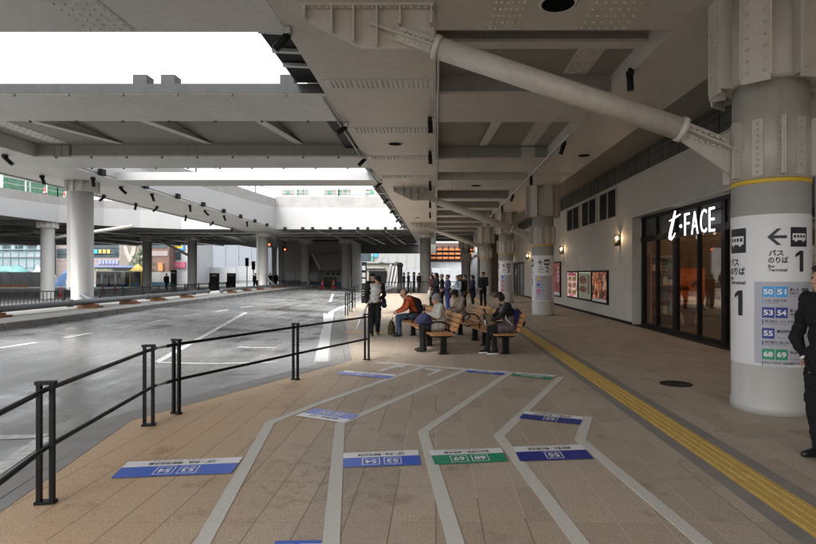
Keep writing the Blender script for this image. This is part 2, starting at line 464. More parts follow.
# ------------------------------------------------------------------ queue lines set into the paving
def line_px(name, pts, w, m, label, cat='floor line', z=.004):
    P = [at_z(*p) for p in pts]
    if pts[0][1] >= 540:
        d = (P[0]-P[1]).normalized(); P[0] = P[0] + d*1.2
    xy = [(p.x,p.y) for p in P]
    a, c = [], []
    for i in range(len(xy)):
        if i in (0, len(xy)-1):
            t = (V(xy[min(i+1,len(xy)-1)])-V(xy[max(i-1,0)])).normalized(); nrm = V((-t.y,t.x)); s = 1
        else:
            t0 = (V(xy[i])-V(xy[i-1])).normalized(); t1 = (V(xy[i+1])-V(xy[i])).normalized()
            nrm = (V((-t0.y,t0.x))+V((-t1.y,t1.x))).normalized(); s = 1/max(.3, nrm.dot(V((-t0.y,t0.x))))
        a.append(V(xy[i])+nrm*w/2*s); c.append(V(xy[i])-nrm*w/2*s)
    mb = MB()
    for i in range(len(xy)-1): mb.prism([a[i],a[i+1],c[i+1],c[i]], -.003, z)
    return tag(mb.build(name, m), label, cat)
W = .105
line_px('queue_line', [(202,544),(270,423),(315,405),(423,367)], W, M['stone_line'], 'pale stone queue line passing right of the bright blue sticker beside the railing')
line_px('queue_line', [(331,544),(340,424),(466,369.5)], W, M['stone_line'], 'pale stone bent queue line along the left of the middle blue sticker')
line_px('queue_line', [(456,544),(423,432),(511,372)], W, M['stone_line'], 'pale stone queue line between the middle blue sticker and the green 68 69 sticker')
line_px('queue_line', [(581,544),(499,436),(561,377)], W, M['stone_line'], 'pale stone queue line between the green 68 69 sticker and the nearer navy 55 sticker')
line_px('queue_line', [(704,544),(580,440),(588,417)], W, M['stone_line'], 'pale stone queue line nearest the yellow tactile strip, right of the navy 55 stickers')
line_px('white_line', [(377,362.3),(421,365.5),(466,369),(509,372)], .09, M['white_paint'], 'thin white painted line across the pavement in front of the benches')
def bent(pts, label):
    P = [at_z(*p, .004) for p in pts]
    mb = MB(); mb.prism([(p.x,p.y) for p in P], .0005, .004)
    tag(mb.build('floor_arrow', M['white_paint']), label, 'floor marking')
bent([(377,370.5),(395,365.3),(406,365.3),(403,367),(397,367),(382,371.3)], 'white bent queue arrow on the paving, nearer the road, by the benches')
bent([(426.5,374.8),(436,370.8),(426,369.3),(424.5,368),(444,369.5),(431,375.3)], 'white bent queue arrow on the paving, right of the other, by the benches')

# ------------------------------------------------------------------ floor stickers
def sticker(name, quad, m, numbers, words, flip, label, frac=.62, sub=None):
    """quad in the photo: far-left, far-right, near-right, near-left"""
    fl, fr, nr, nl = [at_z(*p) for p in quad]
    def fn(z):
        if flip:   # reads from the far side: u runs to the left, v runs towards us
            return lambda u, v: (fr.lerp(fl, u)).lerp(nr.lerp(nl, u), v) + V((0,0,z))
        return lambda u, v: (nl.lerp(nr, u)).lerp(fl.lerp(fr, u), v) + V((0,0,z))
    wid = ((fr-fl).length + (nr-nl).length)/2; hgt = ((nl-fl).length+(nr-fr).length)/2
    split = 1-frac
    mb = MB(); patch(mb, 0,1,split,1, fn(.0065), 4)
    o = mb.build(name, m); tag(o, label, 'floor sticker', None)
    mb = MB(); patch(mb, 0,1,0,split, fn(.0065), 4); mb.build('white_band', M['white'], o)
    mb = MB(); g = fn(.009); k = len(numbers); bw = .155/wid; gap = .035/wid
    x = .5 - (k*bw+(k-1)*gap)/2
    y0, y1 = split+frac*.14, split+frac*.86
    for s_ in numbers:
        frame(mb, x, x+bw, y0, y1, .0, lambda u,v: g(u,v)) if False else None
        tx, ty = .008/wid, .011/hgt
        patch(mb,x,x+bw,y0,y0+ty,g); patch(mb,x,x+bw,y1-ty,y1,g); patch(mb,x,x+tx,y0+ty,y1-ty,g); patch(mb,x+bw-tx,x+bw,y0+ty,y1-ty,g)
        letter(mb, s_, x+bw/2, y0+(y1-y0)*.22, (y1-y0)*.56, g, w=bw*.66, bold=.03, align='C')
        x += bw+gap
    mb.build('route_numbers', M['white'], o)
    mb = MB()
    letter(mb, words, .5, split*.42, split*.40, g, w=min(.62, .55/wid), align='C', bold=.02)
    if sub: letter(mb, sub, .5, split*.14, split*.16, g, w=min(.6,.5/wid), align='C')
    mb.build('line_name', M['ink'], o)
    return o
TE = 'for Miyoshi and Akaike'
sticker('floor_sticker', [(128,462.5),(243,457.6),(231,474),(110.5,479)], M['blue'], ['53','54'], '三好・赤池・美術館北方面', True, 'bright blue 53 54 floor sticker on the orange-brown paving beside the railing', sub=TE)
sticker('floor_sticker', [(343.2,453.8),(418,450.4),(420.8,465.5),(343.2,468.2)], M['blue'], ['53','54'], '三好・赤池・美術館北方面', True, 'blue 53 54 floor sticker in the middle of the pavement, left of the green one', sub=TE)
sticker('floor_sticker', [(429,451),(501,448.6),(508,462),(435,465.4)], M['green'], ['68','69'], '松山小学校・足助方面', True, 'green 68 69 floor sticker nearer the camera, between blue and navy stickers', sub=TE)
sticker('floor_sticker', [(512.8,447.4),(581,445.2),(594,459.3),(520,462)], M['navy'], ['55'], '美術館北・聖心橋方面', True, 'navy 55 floor sticker with one number, nearer of the two beside the right queue line', sub=TE)
sticker('floor_sticker', [(525.3,411.6),(583,417.2),(580.5,425.3),(519,418.6)], M['navy'], ['55'], '美術館北・聖心橋方面', True, 'navy 55 floor sticker, the farther one, at the upper end of the right queue line', sub=TE)
sticker('floor_sticker', [(315.3,408.6),(359.8,415.4),(344,423.2),(295.4,416.2)], M['blue_faded'], ['53','54'], '三好・赤池方面', False, 'pale faded blue floor sticker lettered the right way up between two queue lines')
sticker('floor_sticker', [(345.8,370.9),(396.5,374.9),(389,379.2),(335.3,374.2)], M['blue_faded'], ['53','54'], '三好・赤池方面', True, 'pale blue floor sticker by the end of the railing, left of the white arrow')
sticker('floor_sticker', [(468.5,369.6),(508,372.2),(503,375.4),(466,372.2)], M['blue'], ['53','54'], '三好・赤池方面', True, 'narrow blue floor sticker just past the white line, left of the far green sticker')
sticker('floor_sticker', [(516,372.6),(556,375.6),(550,380.2),(511,376)], M['green'], ['68','69'], '松山小学校・足助方面', True, 'green floor sticker farthest from the camera, in front of the right bench')
sticker('floor_sticker', [(276,542),(321,541.4),(313,590),(245,592)], M['blue'], ['50','51'], '豊田・三好線', False, 'blue floor sticker at the bottom edge of the picture between the two left queue lines')

# manholes in the pavement
def manhole(c, r, label):
    mb = MB(); mb.lathe((c[0],c[1],0), [(r,-.01),(r,.006),(r*.93,.007),(r*.92,.004),(.01,.004)], 40)
    o = mb.build('manhole_cover', M['blackmatt']); tag(o, label, 'manhole cover')
    mb = MB()
    for i in range(-4,5):
        for j in range(-4,5):
            if math.hypot(i,j) < 4.3: mb.box(c[0]+i*r*.19-r*.05,c[0]+i*r*.19+r*.05,c[1]+j*r*.19-r*.05,c[1]+j*r*.19+r*.05,.003,.007)
    mb.build('tread', M['black'], o)
p = at_z(676,384); manhole((p.x,p.y), .23, 'round dark cast iron manhole cover between the tactile strip and the nearest pillar')

# ------------------------------------------------------------------ road markings
def road_poly(pts, label, name='road_marking'):
    P = [at_road(*p, .004) for p in pts]
    mb = MB(); n = 8
    if len(P) == 4:
        for k in range(n):
            q = [P[0].lerp(P[1],k/n), P[0].lerp(P[1],(k+1)/n), P[3].lerp(P[2],(k+1)/n), P[3].lerp(P[2],k/n)]
            mb.quad([(v.x,v.y,road_z(v.x)+.005) for v in q])
    else: mb.quad(P)
    tag(mb.build(name, M['white_paint']), label, 'road marking')
def dash(p0, p1, w, label):
    a, c = at_road(*p0), at_road(*p1); t = (c-a).normalized(); n = V((-t.y,t.x,0))*w/2
    mb = MB(); k = 8
    for i in range(k):
        q = [a.lerp(c,i/k)+n, a.lerp(c,(i+1)/k)+n, a.lerp(c,(i+1)/k)-n, a.lerp(c,i/k)-n]
        mb.quad([(v.x,v.y,road_z(v.x)+.005) for v in q])
    tag(mb.build('road_dash', M['white_paint']), label, 'road marking')
ds = [((-12,353.5),(-2,350.5)),((0,348.2),(37,342.6)),((64,338.2),(92,333)),((112,329.2),(133,325.6)),((148,323),(166,319.8)),((184,316.6),(200,314.2)),((215,311.8),(228,309.8)),((240,307.8),(252,306.2))]
for i, (a, c) in enumerate(ds[1:]):
    dash(a, c, .14, f'white lane dash on the wet road, {ORD[i]} from the camera in its line' if i else 'white lane dash on the wet road, nearest the camera in its line')
dash((157,362.5),(246,312.5), .13, 'long slanting white line crossing the wet road behind the railing')
dash((158,362.8),(276,362.4), .13, 'white cross line on the wet road meeting the long slanting line')
dash((238,347),(276,348), .12, 'short white line on the road behind the railing, beyond the cross line')
dash((240,342),(300,341), .08, 'thin white line on the road farther off, behind the right end of the railing')
dash((-30,438.2),(47,435.8), .14, 'white bar on the road at the left picture edge')
dash((47,437),(-40,496), .16, 'wide white diagonal on the road behind the nearest railing post')
dash((328,362),(325,313), .14, 'white edge line of the bus bay beside the pale kerb')
dash((330,302),(333,294), .14, 'short far white line on the road in front of the beige stairs')

# ================================================================== ELEVATED DECK
deck = thing('elevated_deck', 'pale steel elevated walkway deck with girders and sky openings roofing the bus terminal', 'elevated walkway', (0,0,5))
deck.location = (0,0,0)
Z0, ZS, ZT = 5.0, 5.36, 5.56
gl = lambda y: (-11.55 - .035*(y-20) if y > 20 else -11.55)      # right edge of the left girder
# central box girder, a bolted comb of splices below it
mb = MB(); mb.box(-2.07,0,-1.5,64,Z0,ZS); mb.build('central_girder', M['steel'], deck, .008)
mb = MB(); mb.box(3.28,4.66,-1.5,60,Z0+.002,ZS); mb.build('pillar_girder', M['steel'], deck, .008)
mb = MB()
yy = [6, 10, 20, 32, 46, 62]
for i in range(len(yy)-1):
    y0, y1 = yy[i], yy[i+1]
    mb.hexa([(gl(y0)-3.05,y0,Z0),(gl(y0),y0,Z0),(gl(y1),y1,Z0),(gl(y1)-3.05,y1,Z0)], [(gl(y0)-3.05,y0,ZS),(gl(y0),y0,ZS),(gl(y1),y1,ZS),(gl(y1)-3.05,y1,ZS)])
mb.build('island_girder', M['steel_pale'], deck)
def beam(x0, x1, y0, y1, z0=Z0, z1=ZS, m=None, name='cross_beam'):
    if z1 == ZS:
        b = MB(); b.box(x0+.001,x1-.001,y0+.02,y1-.02,z0+.05,z1); b.build('web', M['soffit'], deck); z1 = z0+.05
    b = MB(); b.box(x0,x1,y0,y1,z0,z1); return b.build(name, m or M['steel_pale'], deck, .006)
# wide beam over the camera
beam(-11.55,-2.075,3.9,7.56); beam(.005,3.275,3.9,7.50,m=M['steel'])
beam(.005,3.275,8.40,8.66,5.22,m=M['steel'])
# first and second beams ahead
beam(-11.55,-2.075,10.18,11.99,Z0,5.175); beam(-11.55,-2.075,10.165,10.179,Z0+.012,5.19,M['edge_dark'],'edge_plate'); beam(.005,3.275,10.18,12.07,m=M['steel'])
beam(-11.55,-2.075,15.71,17.36); beam(.005,3.275,15.99,18.04,m=M['steel'])
beam(-11.55,-2.075,19.60,20.95,Z0,5.29,M['fascia'])
b = MB(); b.box(.005,3.275,19.0,20.9,4.62,ZS) if False else b.box(.005,3.275,19.75,21.9,Z0+.001,ZS); b.build('cross_beam', M['steel'], deck, .006)
b = MB(); b.box(.006,3.274,19.5,19.748,4.98,ZS); b.build('cross_beam', M['steel'], deck, .006)
for y in (24.6,28.2,31.8,35.4,39,43,47.5,52,57): beam(.005,3.275,y,y+.75,m=M['steel'])
# slabs
mb = MB(); mb.box(-11.5,-2.0,-1.5,7.50,ZS+.001,ZT); mb.box(-1.999,7.4,-7,7.50,ZS+.001,ZT)  # right part extended unseen behind the camera to darken the right side
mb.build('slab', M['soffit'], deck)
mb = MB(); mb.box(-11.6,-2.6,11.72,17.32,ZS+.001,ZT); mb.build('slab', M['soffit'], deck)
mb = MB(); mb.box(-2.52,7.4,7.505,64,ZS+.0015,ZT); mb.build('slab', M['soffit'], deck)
# far ring of the deck, left and ahead
inner = [(-40,10),(-27,22),(-25.2,31.4),(-25,36),(-23.6,38.6),(-21.8,40.1),(-19.4,41.5),(-12.6,41.7),(-2.52,42.0)]
far_poly = inner + [(-2.52,66),(-75,66),(-75,10)]
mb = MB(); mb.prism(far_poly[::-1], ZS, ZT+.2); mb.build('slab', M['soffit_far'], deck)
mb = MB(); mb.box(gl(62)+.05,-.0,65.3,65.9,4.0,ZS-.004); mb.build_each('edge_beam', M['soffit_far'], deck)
# fascia round the opening, parapet and railing on it
def wall_strip(pts, zl, zh, th, name, m):
    b = MB(); a = offset_line(pts, th); pts = offset_line(pts, -.06)
    for i in range(len(pts)-1):
        l0,l1,h0,h1 = zl[i],zl[i+1],zh[i],zh[i+1]
        b.hexa([(pts[i][0],pts[i][1],l0),(pts[i+1][0],pts[i+1][1],l1),(a[i+1][0],a[i+1][1],l1),(a[i][0],a[i][1],l0)],
               [(pts[i][0],pts[i][1],h0),(pts[i+1][0],pts[i+1][1],h1),(a[i+1][0],a[i+1][1],h1),(a[i][0],a[i][1],h0)])
    return b.build(name, m, deck)
e1 = inner[:7]; z = [5.0]*7
zw = [6.05,6.05,6.05,6.15,6.25,6.3,6.4]
wall_strip(e1, z, zw, .25, 'fascia', M['fascia'])
wall_strip(e1, zw, [q+.55 for q in zw], .2, 'parapet', M['parapet'])
e1b = [(-19.4,41.5),(-15.6,41.6)]
wall_strip(e1b, [5.0,5.0], [6.4,6.6], .25, 'fascia', M['fascia']); wall_strip(e1b, [6.4,6.6],[6.95,7.2], .2, 'parapet', M['parapet'])
# raised side wall standing on the island girder, climbing towards the far corner
e2 = [(gl(y)-.02,y) for y in (17.2,22,27,32,37,41.5)]
wall_strip(e2, [5.37]*6, [5.65,5.75,5.98,6.2,6.42,6.66], .22, 'fascia', M['fascia'])
wall_strip(e2, [5.65,5.75,5.98,6.2,6.42,6.66], [6.2,6.35,6.6,6.84,7.08,7.34], .18, 'parapet', M['parapet'])
e2s = [(gl(y)+.004,y) for y in (17.2,22,27,32,37,41.5)]
wall_strip(e2s, [5.08]*6, [5.40]*6, .1, 'fascia', M['fascia'])
e3 = [(gl(41.5),41.62),(-7.5,41.7),(-2.2,42.0)]
wall_strip(e3, [5.0]*3, [6.66]*3, .25, 'fascia', M['fascia'])
wall_strip(e3, [6.66]*3, [7.5]*3, .2, 'parapet', M['parapet'])
def railing(pts, zb, h, step, name='railing'):
    b = MB(); n = len(pts)
    for i in range(n-1):
        p, q = V((*pts[i],zb[i])), V((*pts[i+1],zb[i+1])); k = max(1,int((q-p).length/step))
        b.bar(p+V((0,0,h)), q+V((0,0,h)), .06, .05); b.bar(p+V((0,0,h*.5)), q+V((0,0,h*.5)), .03,.03)
        for j in range(k+1):
            c = p.lerp(q,j/k); b.box(c.x-.025,c.x+.025,c.y-.025,c.y+.025,c.z-.02,c.z+h)
    return b.build(name, M['galv'], deck)
railing([(x,y+.1) for x,y in e3], [7.5]*3, .62, 1.6)
railing([(x-.1,y) for x,y in e2], [6.2,6.35,6.6,6.84,7.08,7.34], .62, 1.6)
railing([(x-.1,y+.08) for x,y in e1], [q+.55 for q in zw], .7, 1.7)
# white and green hoarding panels hung behind the far railing
mb = MB(); mg = MB()
for k in range(9):
    x = -11.9 + k*1.08
    if k % 3 != 2: mb.box(x,x+1.0,41.95,41.99,7.62,8.1)
    if k % 3 == 0: mg.box(x+.3,x+.6,41.93,41.949,7.75,7.95)
    elif k % 3 == 1: mg.box(x+.08,x+.2,41.93,41.949,7.7,8.05); mg.box(x+.55,x+.62,41.93,41.949,7.75,8.15)
hp = mb.build('railing_panel', M['parapet'], deck)
mg.build('green_mark', M['green'], hp)
# triangular stiffener brackets between beams, welded to the soffit
def bracket(x, y0, y1, parentname='bracket'):
    b = MB()
    b.extr([(x-.012,y0,Z0+.03),(x-.012,y0,ZS),(x-.012,y1,ZS)], (.024,0,0))
    b.hexa([(x-.11,y0,Z0+.01),(x+.11,y0,Z0+.01),(x+.11,y1,ZS-.03),(x-.11,y1,ZS-.03)], [(x-.11,y0,Z0+.03),(x+.11,y0,Z0+.03),(x+.11,y1,ZS-.01),(x-.11,y1,ZS-.01)])
    b.build(parentname, M['steel_pale'], deck)
for x in (-9.0,-6.47,-3.9): bracket(x, 11.99, 15.5)
bracket(1.36, 12.07, 15.7)
for x in (-8.35,-5.5): bracket(x, 9.8, 9.2) if False else None
# little steel cleats along the beam flanges
mb = MB()
for y in (10.19,11.98,15.72,17.35):
    for k in range(9):
        x = -11.0+k*1.02; mb.box(x,x+.05,y-.02,y+.02,Z0-.03,Z0+.02)
mb.build_each('cleat', M['concrete_dark'], deck)
mb = MB()
for px in (140,168,287):
    p = at_y(px,80,10.2); mb.box(p.x-.13,p.x+.13,10.19,10.45,5.192,5.37)
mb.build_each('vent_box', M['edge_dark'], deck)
# overhang of the slab beside the central girder with cable trays
mb = MB(); mb.box(-2.6,-2.075,7.6,10.15,5.2,5.3); mb.box(-2.6,-2.075,12.0,15.7,5.25,5.3); mb.box(-2.6,-2.075,21.0,41.9,5.2,5.28)
mb.build_each('cable_tray', M['blackmatt'], deck)
mb = MB()
for y in (7.9,8.6,9.2): mb.obox((-2.33,y,5.16),(.5,.09,.05),.12)
for y in range(21,41,3): mb.box(-2.56,-2.1,y,y+.12,5.15,5.2)
mb.build_each('tray_bracket', M['galv'], deck)
mb = MB()
for y0, y1 in ((10.3,15.6),(17.4,41)): mb.tube([(-2.14,y0,4.96),(-2.14,y1,4.96)], .022, 8)
mb.tube([(.04,7.6,4.97),(.04,40,4.97)], .02, 8)
mb.tube([(3.2,13,4.97),(3.2,45,4.97)], .03, 8)
mb.tube([(gl(15)-3.0,8,4.97),(gl(20)-3.0,20,4.97),(gl(42)-3.0,42,4.97)], .03, 8)
mb.build_each('conduit', M['galv'], deck)
# bolted splices: fields of dome bolts on plates under the flanges
def splice(x0, x1, y0, y1, nx, ny, z=Z0, r=.022, plate=True, groups=1, name='splice_plate'):
    b = MB()
    if plate: b.box(x0-.05,x1+.05,y0-.05,y1+.05,z-.012,z+.004)
    for g in range(groups):
        gw = (x1-x0)/groups
        for i in range(nx):
            for j in range(ny):
                x = x0+gw*g+gw*.12+gw*.76*i/max(1,nx-1) if groups > 1 else x0+(x1-x0)*i/max(1,nx-1)
                b.bolt((x, y0+(y1-y0)*j/max(1,ny-1), z-(.012 if plate else 0)), (0,0,-1), r, .022)
    return b.build(name, M['steel_pale'] if x1 < 0 else M['steel'], deck)
for y in (9.45,12.55,15.55,18.7): splice(-1.9,-.1,y,y+.32,5,5,groups=4,r=.026)
a = at_z(492,14,5.0) if False else None
for px0, px1 in ((493,520),(588,632)):
    x0 = (px0-CX)/F*7.1; x1 = (px1-CX)/F*7.1; splice(x0,x1,6.35,7.4,6,7)
splice(-4.75,-4.2,5.9,7.45,5,12)
splice(3.4,4.5,10.8,11.2,14,4)
splice(3.4,4.5,18.2,18.6,14,4)
splice(.6,1.2,19.95,21.6,5,8); splice(2.3,2.9,19.95,21.6,5,8)
splice(2.6,3.15,16.2,17.8,5,7); splice(2.4,2.75,8.8,10.05,4,9,z=ZS); splice(1.0,1.3,12.4,15.6,3,16,z=ZS) if False else splice(2.5,2.8,12.4,15.7,3,16,z=ZS); splice(2.6,3.15,10.4,11.8,5,7); splice(-10.9,-10.5,12.3,15.4,3,16,z=ZS)
def webbolts(x0, x1, y, z0, z1, nx, nz, m):
    b = MB()
    b.box(x0-.04,x1+.04,y-.012,y+.002,z0-.03,z1+.03)
    for i in range(nx):
        for j in range(nz): b.bolt((x0+(x1-x0)*i/(nx-1), y-.012, z0+(z1-z0)*j/(nz-1)), (0,-1,0), .018, .02)
    b.build('web_splice', m, deck)
webbolts(2.55,2.87,15.97,5.04,5.32,4,7,M['steel']); webbolts(-11.0,-10.6,15.69,5.04,5.32,3,6,M['soffit'])
mb = MB()
for k in range(9):
    x = -11.6+k*1.05+(.3 if k % 2 else 0); mb.box(x,x+.2,41.3,41.55,4.9,5.14)
for k in range(8):
    y = 18.5+k*2.9; mb.box(gl(y)+.06,gl(y)+.2,y,y+.22,4.98,5.2)
mb.build_each('junction_box', M['blackmatt'], deck)
# pipes and struts under the far deck
mb = MB()
for y in (43.5,46.5,50,54,58,62,65): mb.box(-60,gl(y)-3.1,y,y+.4,5.0,ZS); mb.box(gl(y)+.02,-2.09,y,y+.4,5.05,ZS)
for x in (-52,-46,-40,-34,-28,-22): mb.box(x,x+.35,44,66,5.1,ZS-.002)
for x in (-10,-7.4,-4.8): mb.box(x,x+.3,42.3,65.5,5.02,ZS-.002)
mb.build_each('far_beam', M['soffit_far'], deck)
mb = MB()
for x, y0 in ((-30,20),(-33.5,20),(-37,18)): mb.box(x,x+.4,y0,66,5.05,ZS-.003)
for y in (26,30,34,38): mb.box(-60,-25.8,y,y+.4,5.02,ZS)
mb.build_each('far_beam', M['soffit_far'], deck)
mb = MB()
for x, y0, y1 in ((-9.2,42.4,60),(-6.2,42.4,62),(-3.9,42.4,62)): mb.tube([(x,y0,4.93),(x+.4,y1,4.93)], .05, 8)
for y in (44.2,47.4,52): mb.tube([(-40,y,4.9),(-3,y,4.9)], .05, 8)
for k in range(22): mb.tube([(-13.5-.2*k,44.5+.9*k,4.95),(-16.3-.2*k,44.9+.9*k,4.55)], .05, 6); mb.tube([(-16.3-.2*k,44.9+.9*k,4.55),(-19-.2*k,45.3+.9*k,4.95)], .05, 6)
for x in (-48,-36,-31,-26): mb.tube([(x,42,4.85),(x+1,64,4.85)], .08, 8)
for k in range(26): mb.tube([(-34+k*.8,43+.4*k,4.85),(-33.4+k*.8,43.6+.4*k,4.7)], .05, 6)
mb.build_each('service_pipe', M['galv'], deck)

# gusset plates under the central girder, where the diagonal struts meet it
def gusset(y, zdrop=.52, name='gusset_plate'):
    b = MB(); zt = Z0
    x0, x1 = -1.66, -.03
    b.extr([(x0,y,zt),(x1,y,zt),(x1,y,zt-zdrop*.98),(-.55,y,zt-zdrop*.98),(-.62,y,zt-zdrop*.9) if False else (-.55,y,zt-zdrop*.98),(-.95,y,zt-zdrop*.98),(x0,y,zt-.16)][:4]+[(-.95,y,zt-zdrop*.98),(x0,y,zt-.16)], (0,.03,0))
    b.box(x0-.06,x1+.0,y-.14,y+.16,zt-.022,zt-.001)
    o = b.build(name, M['steel'], deck)
    b = MB()
    for x, d in ((-1.64,.16),(-1.30,.33),(-1.03,.45),(-.74,.50),(-.45,.24),(-.06,.24)):
        b.box(x-.012,x+.012,y-.13,y-.001,zt-d,zt-.023)
    b.build_each('stiffener', M['steel'], o)
    b = MB()
    for k in range(16): b.bolt((-1.55+k*.095, y-.08, zt-.022), (0,0,-1), .02, .018)
    b.build('bolts', M['steel'], o)
for y in (6.88,21.3,36): gusset(y)

# downlights, a flat black disc painted in for the dark hollow
def downlight(px, py, r, label, z=Z0):
    p = at_z(px,py,z); mb = MB()
    mb.lathe((p.x,p.y,z), [(r*1.18,-.001),(r*1.2,-.012),(r*1.02,-.014),(r,.0)], 32)
    o = mb.build('downlight', M['steel_pale']); tag(o, label, 'downlight')
    mb = MB(); mb.lathe((p.x,p.y,z), [(r,-.0155),(r*.98,-.006)], 32); mb.build('painted_hole', M['hole_shade'], o)
downlight(395,143.5,.17,'round unlit downlight set into the central girder, nearest the camera in that girder')
downlight(417,217.5,.16,'small unlit downlight in the central girder beyond the second gusset plate')
downlight(584,155,.17,'unlit downlight in the girder above the nearest pillar, just left of the dark wall strip')
downlight(558,3,.20,'large unlit downlight at the top edge of the picture, right of the central girder')
downlight(514,212,.15,'far unlit downlight in the girder beside the second pillar')
downlight(476,185.3,.2,'wide unlit downlight in the cross beam left of the second pillar')

# ------------------------------------------------------------------ spotlights clipped under the girder edges
def spot(p, aim, label, group, s=1.0):
    o = thing('spotlight', label, 'spotlight', p, 0, group)
    b = MB(); b.obox((0,0,.045),(.09,.14,.09)); b.obox((0,0,.10),(.05,.05,.06)); b.build('bracket', M['galv'] if 'central' in label and 'left' in label else M['blackmatt'], o)
    d = V(aim).normalized(); c = V((d.x*.05,d.y*.05,-.03)); b = MB()
    b.cyl(c-d*.06*s, c+d*.21*s, .052*s, .056*s, 14); b.build('lamp_body', M['blackmatt'], o)
    b = MB(); b.cyl(c+d*.211*s, c+d*.214*s, .048*s, None, 14); b.build('lens', M['glass_far'], o)
def spots(pts, where, aims, z=4.9):
    grp = 'spotlights along ' + where
    for i, (px, py) in enumerate(pts):
        p = at_z(px, py, z)
        spot((p.x,p.y,z), aims[i % len(aims)], f'black spotlight under {where}, {ORD[i]} from the camera', None if len(pts) < 2 else grp)
spots([(288,35),(346,127),(365,159),(381,183),(388,199),(394,210),(399,219),(403,226)], "the left edge of the central girder", [(-.7,.1,-.7),(-.75,-.2,-.6)])
spots([(427,28),(430,122),(430,155),(430,184),(430,203),(430,214),(431,224)], "the right edge of the central girder", [(.05,.1,-1)])
spots([(630,76),(564,145),(531,178),(513,196),(502,207),(494,215),(488,222)], "the left edge of the pillar girder", [(.05,.05,-1),(-.3,.1,-.9)])
spots([(5,158),(42,178),(93,180),(121,189),(152,196),(190,207),(205,212),(224,217),(247,223)], "the right side of the island girder", [(.7,.2,-.7),(.4,-.1,-.9),(.1,0,-1)])
spots([(104,197),(136,205),(157,208),(186,217),(213,223),(232,229)], "the left side of the island girder", [(-.8,.1,-.6),(-.2,0,-1)])

# ================================================================== PILLARS
def pillar_steel(o, cx, cy, r=.42, cap_r=.68, arm=True, zcap=3.87, detail=True):
    b = MB(); b.lathe((cx,cy,0), [(r+.012,0),(r+.012,.10),(r,.115),(r,2.74)], 48); b.build('shaft', M['col_grey'], o)
    b = MB(); b.lathe((cx,cy,0), [(r+.004,2.70),(r+.008,2.705),(r+.008,2.745),(r+.004,2.75)], 48); b.build('yellow_band', M['yellow'], o)
    b = MB(); b.lathe((cx,cy,0), [(r+.012,2.752),(r+.012,3.47),(r-.01,3.475),(r-.01,zcap+.05)], 48)
    sl = b.build('sleeve', M['steel'], o)
    b = MB()
    for k, th in enumerate((-168,-108,-48,12,72,132)):
        a = R(th); e = V((math.cos(a),math.sin(a),0)); t = V((-e.y,e.x,0)); c = V((cx,cy,0))
        p = c + e*(r+.06)
        b.obox((p.x,p.y,3.11),(.10,.022,.66),a); q = p + t*.024; b.obox((q.x,q.y,3.11),(.10,.020,.66),a)
        for j in range(7):
            z = 2.85+j*.09
            b.bolt(p + e*.015 - t*.011 + V((0,0,z)), -t, .016, .022)
    for th in (-78,-18,-138,42):
        a = R(th); e = V((math.cos(a),math.sin(a),0))
        b.obox((cx+e.x*(r+.014),cy+e.y*(r+.014),3.11),(.02,.12,.66),a)
        for j in range(9): b.bolt((cx+e.x*(r+.024),cy+e.y*(r+.024),2.83+j*.07), e, .017, .02)
    b.build('splice', M['steel'], o)
    # fluted head: core, radial fins, bolted flange plates
    b = MB(); b.lathe((cx,cy,0), [(r+.05,zcap+.02),(r+.09,zcap+.06),(r+.09,Z0-.001)], 32); b.build('head', M['steel'], o)
    b = MB()
    n = 14
    for k in range(n):
        a = 2*math.pi*(k+.3)/n; e = V((math.cos(a),math.sin(a),0)); rm = (r+.07+cap_r)/2
        b.obox((cx+e.x*rm,cy+e.y*rm,(zcap+Z0)/2),(cap_r-r-.07,.028,Z0-zcap-.002),a)
    b.build_each('fin', M['steel'], o)
    b = MB()
    for k in range(n):
        if k % 2: continue
        a = 2*math.pi*(k+.8)/n; e = V((math.cos(a),math.sin(a),0)); t = V((-e.y,e.x,0)); rr = cap_r-.035
        b.obox((cx+e.x*rr,cy+e.y*rr,(zcap-.06+Z0)/2),(.022,.30,Z0-zcap+.056),a)
        for s in (-1,1):
            for j in range(8): b.bolt(V((cx,cy,zcap+.06+j*.135))+e*(rr+.011)+t*.09*s, e, .02, .022)
    b.build('flange_plate', M['steel'], o)
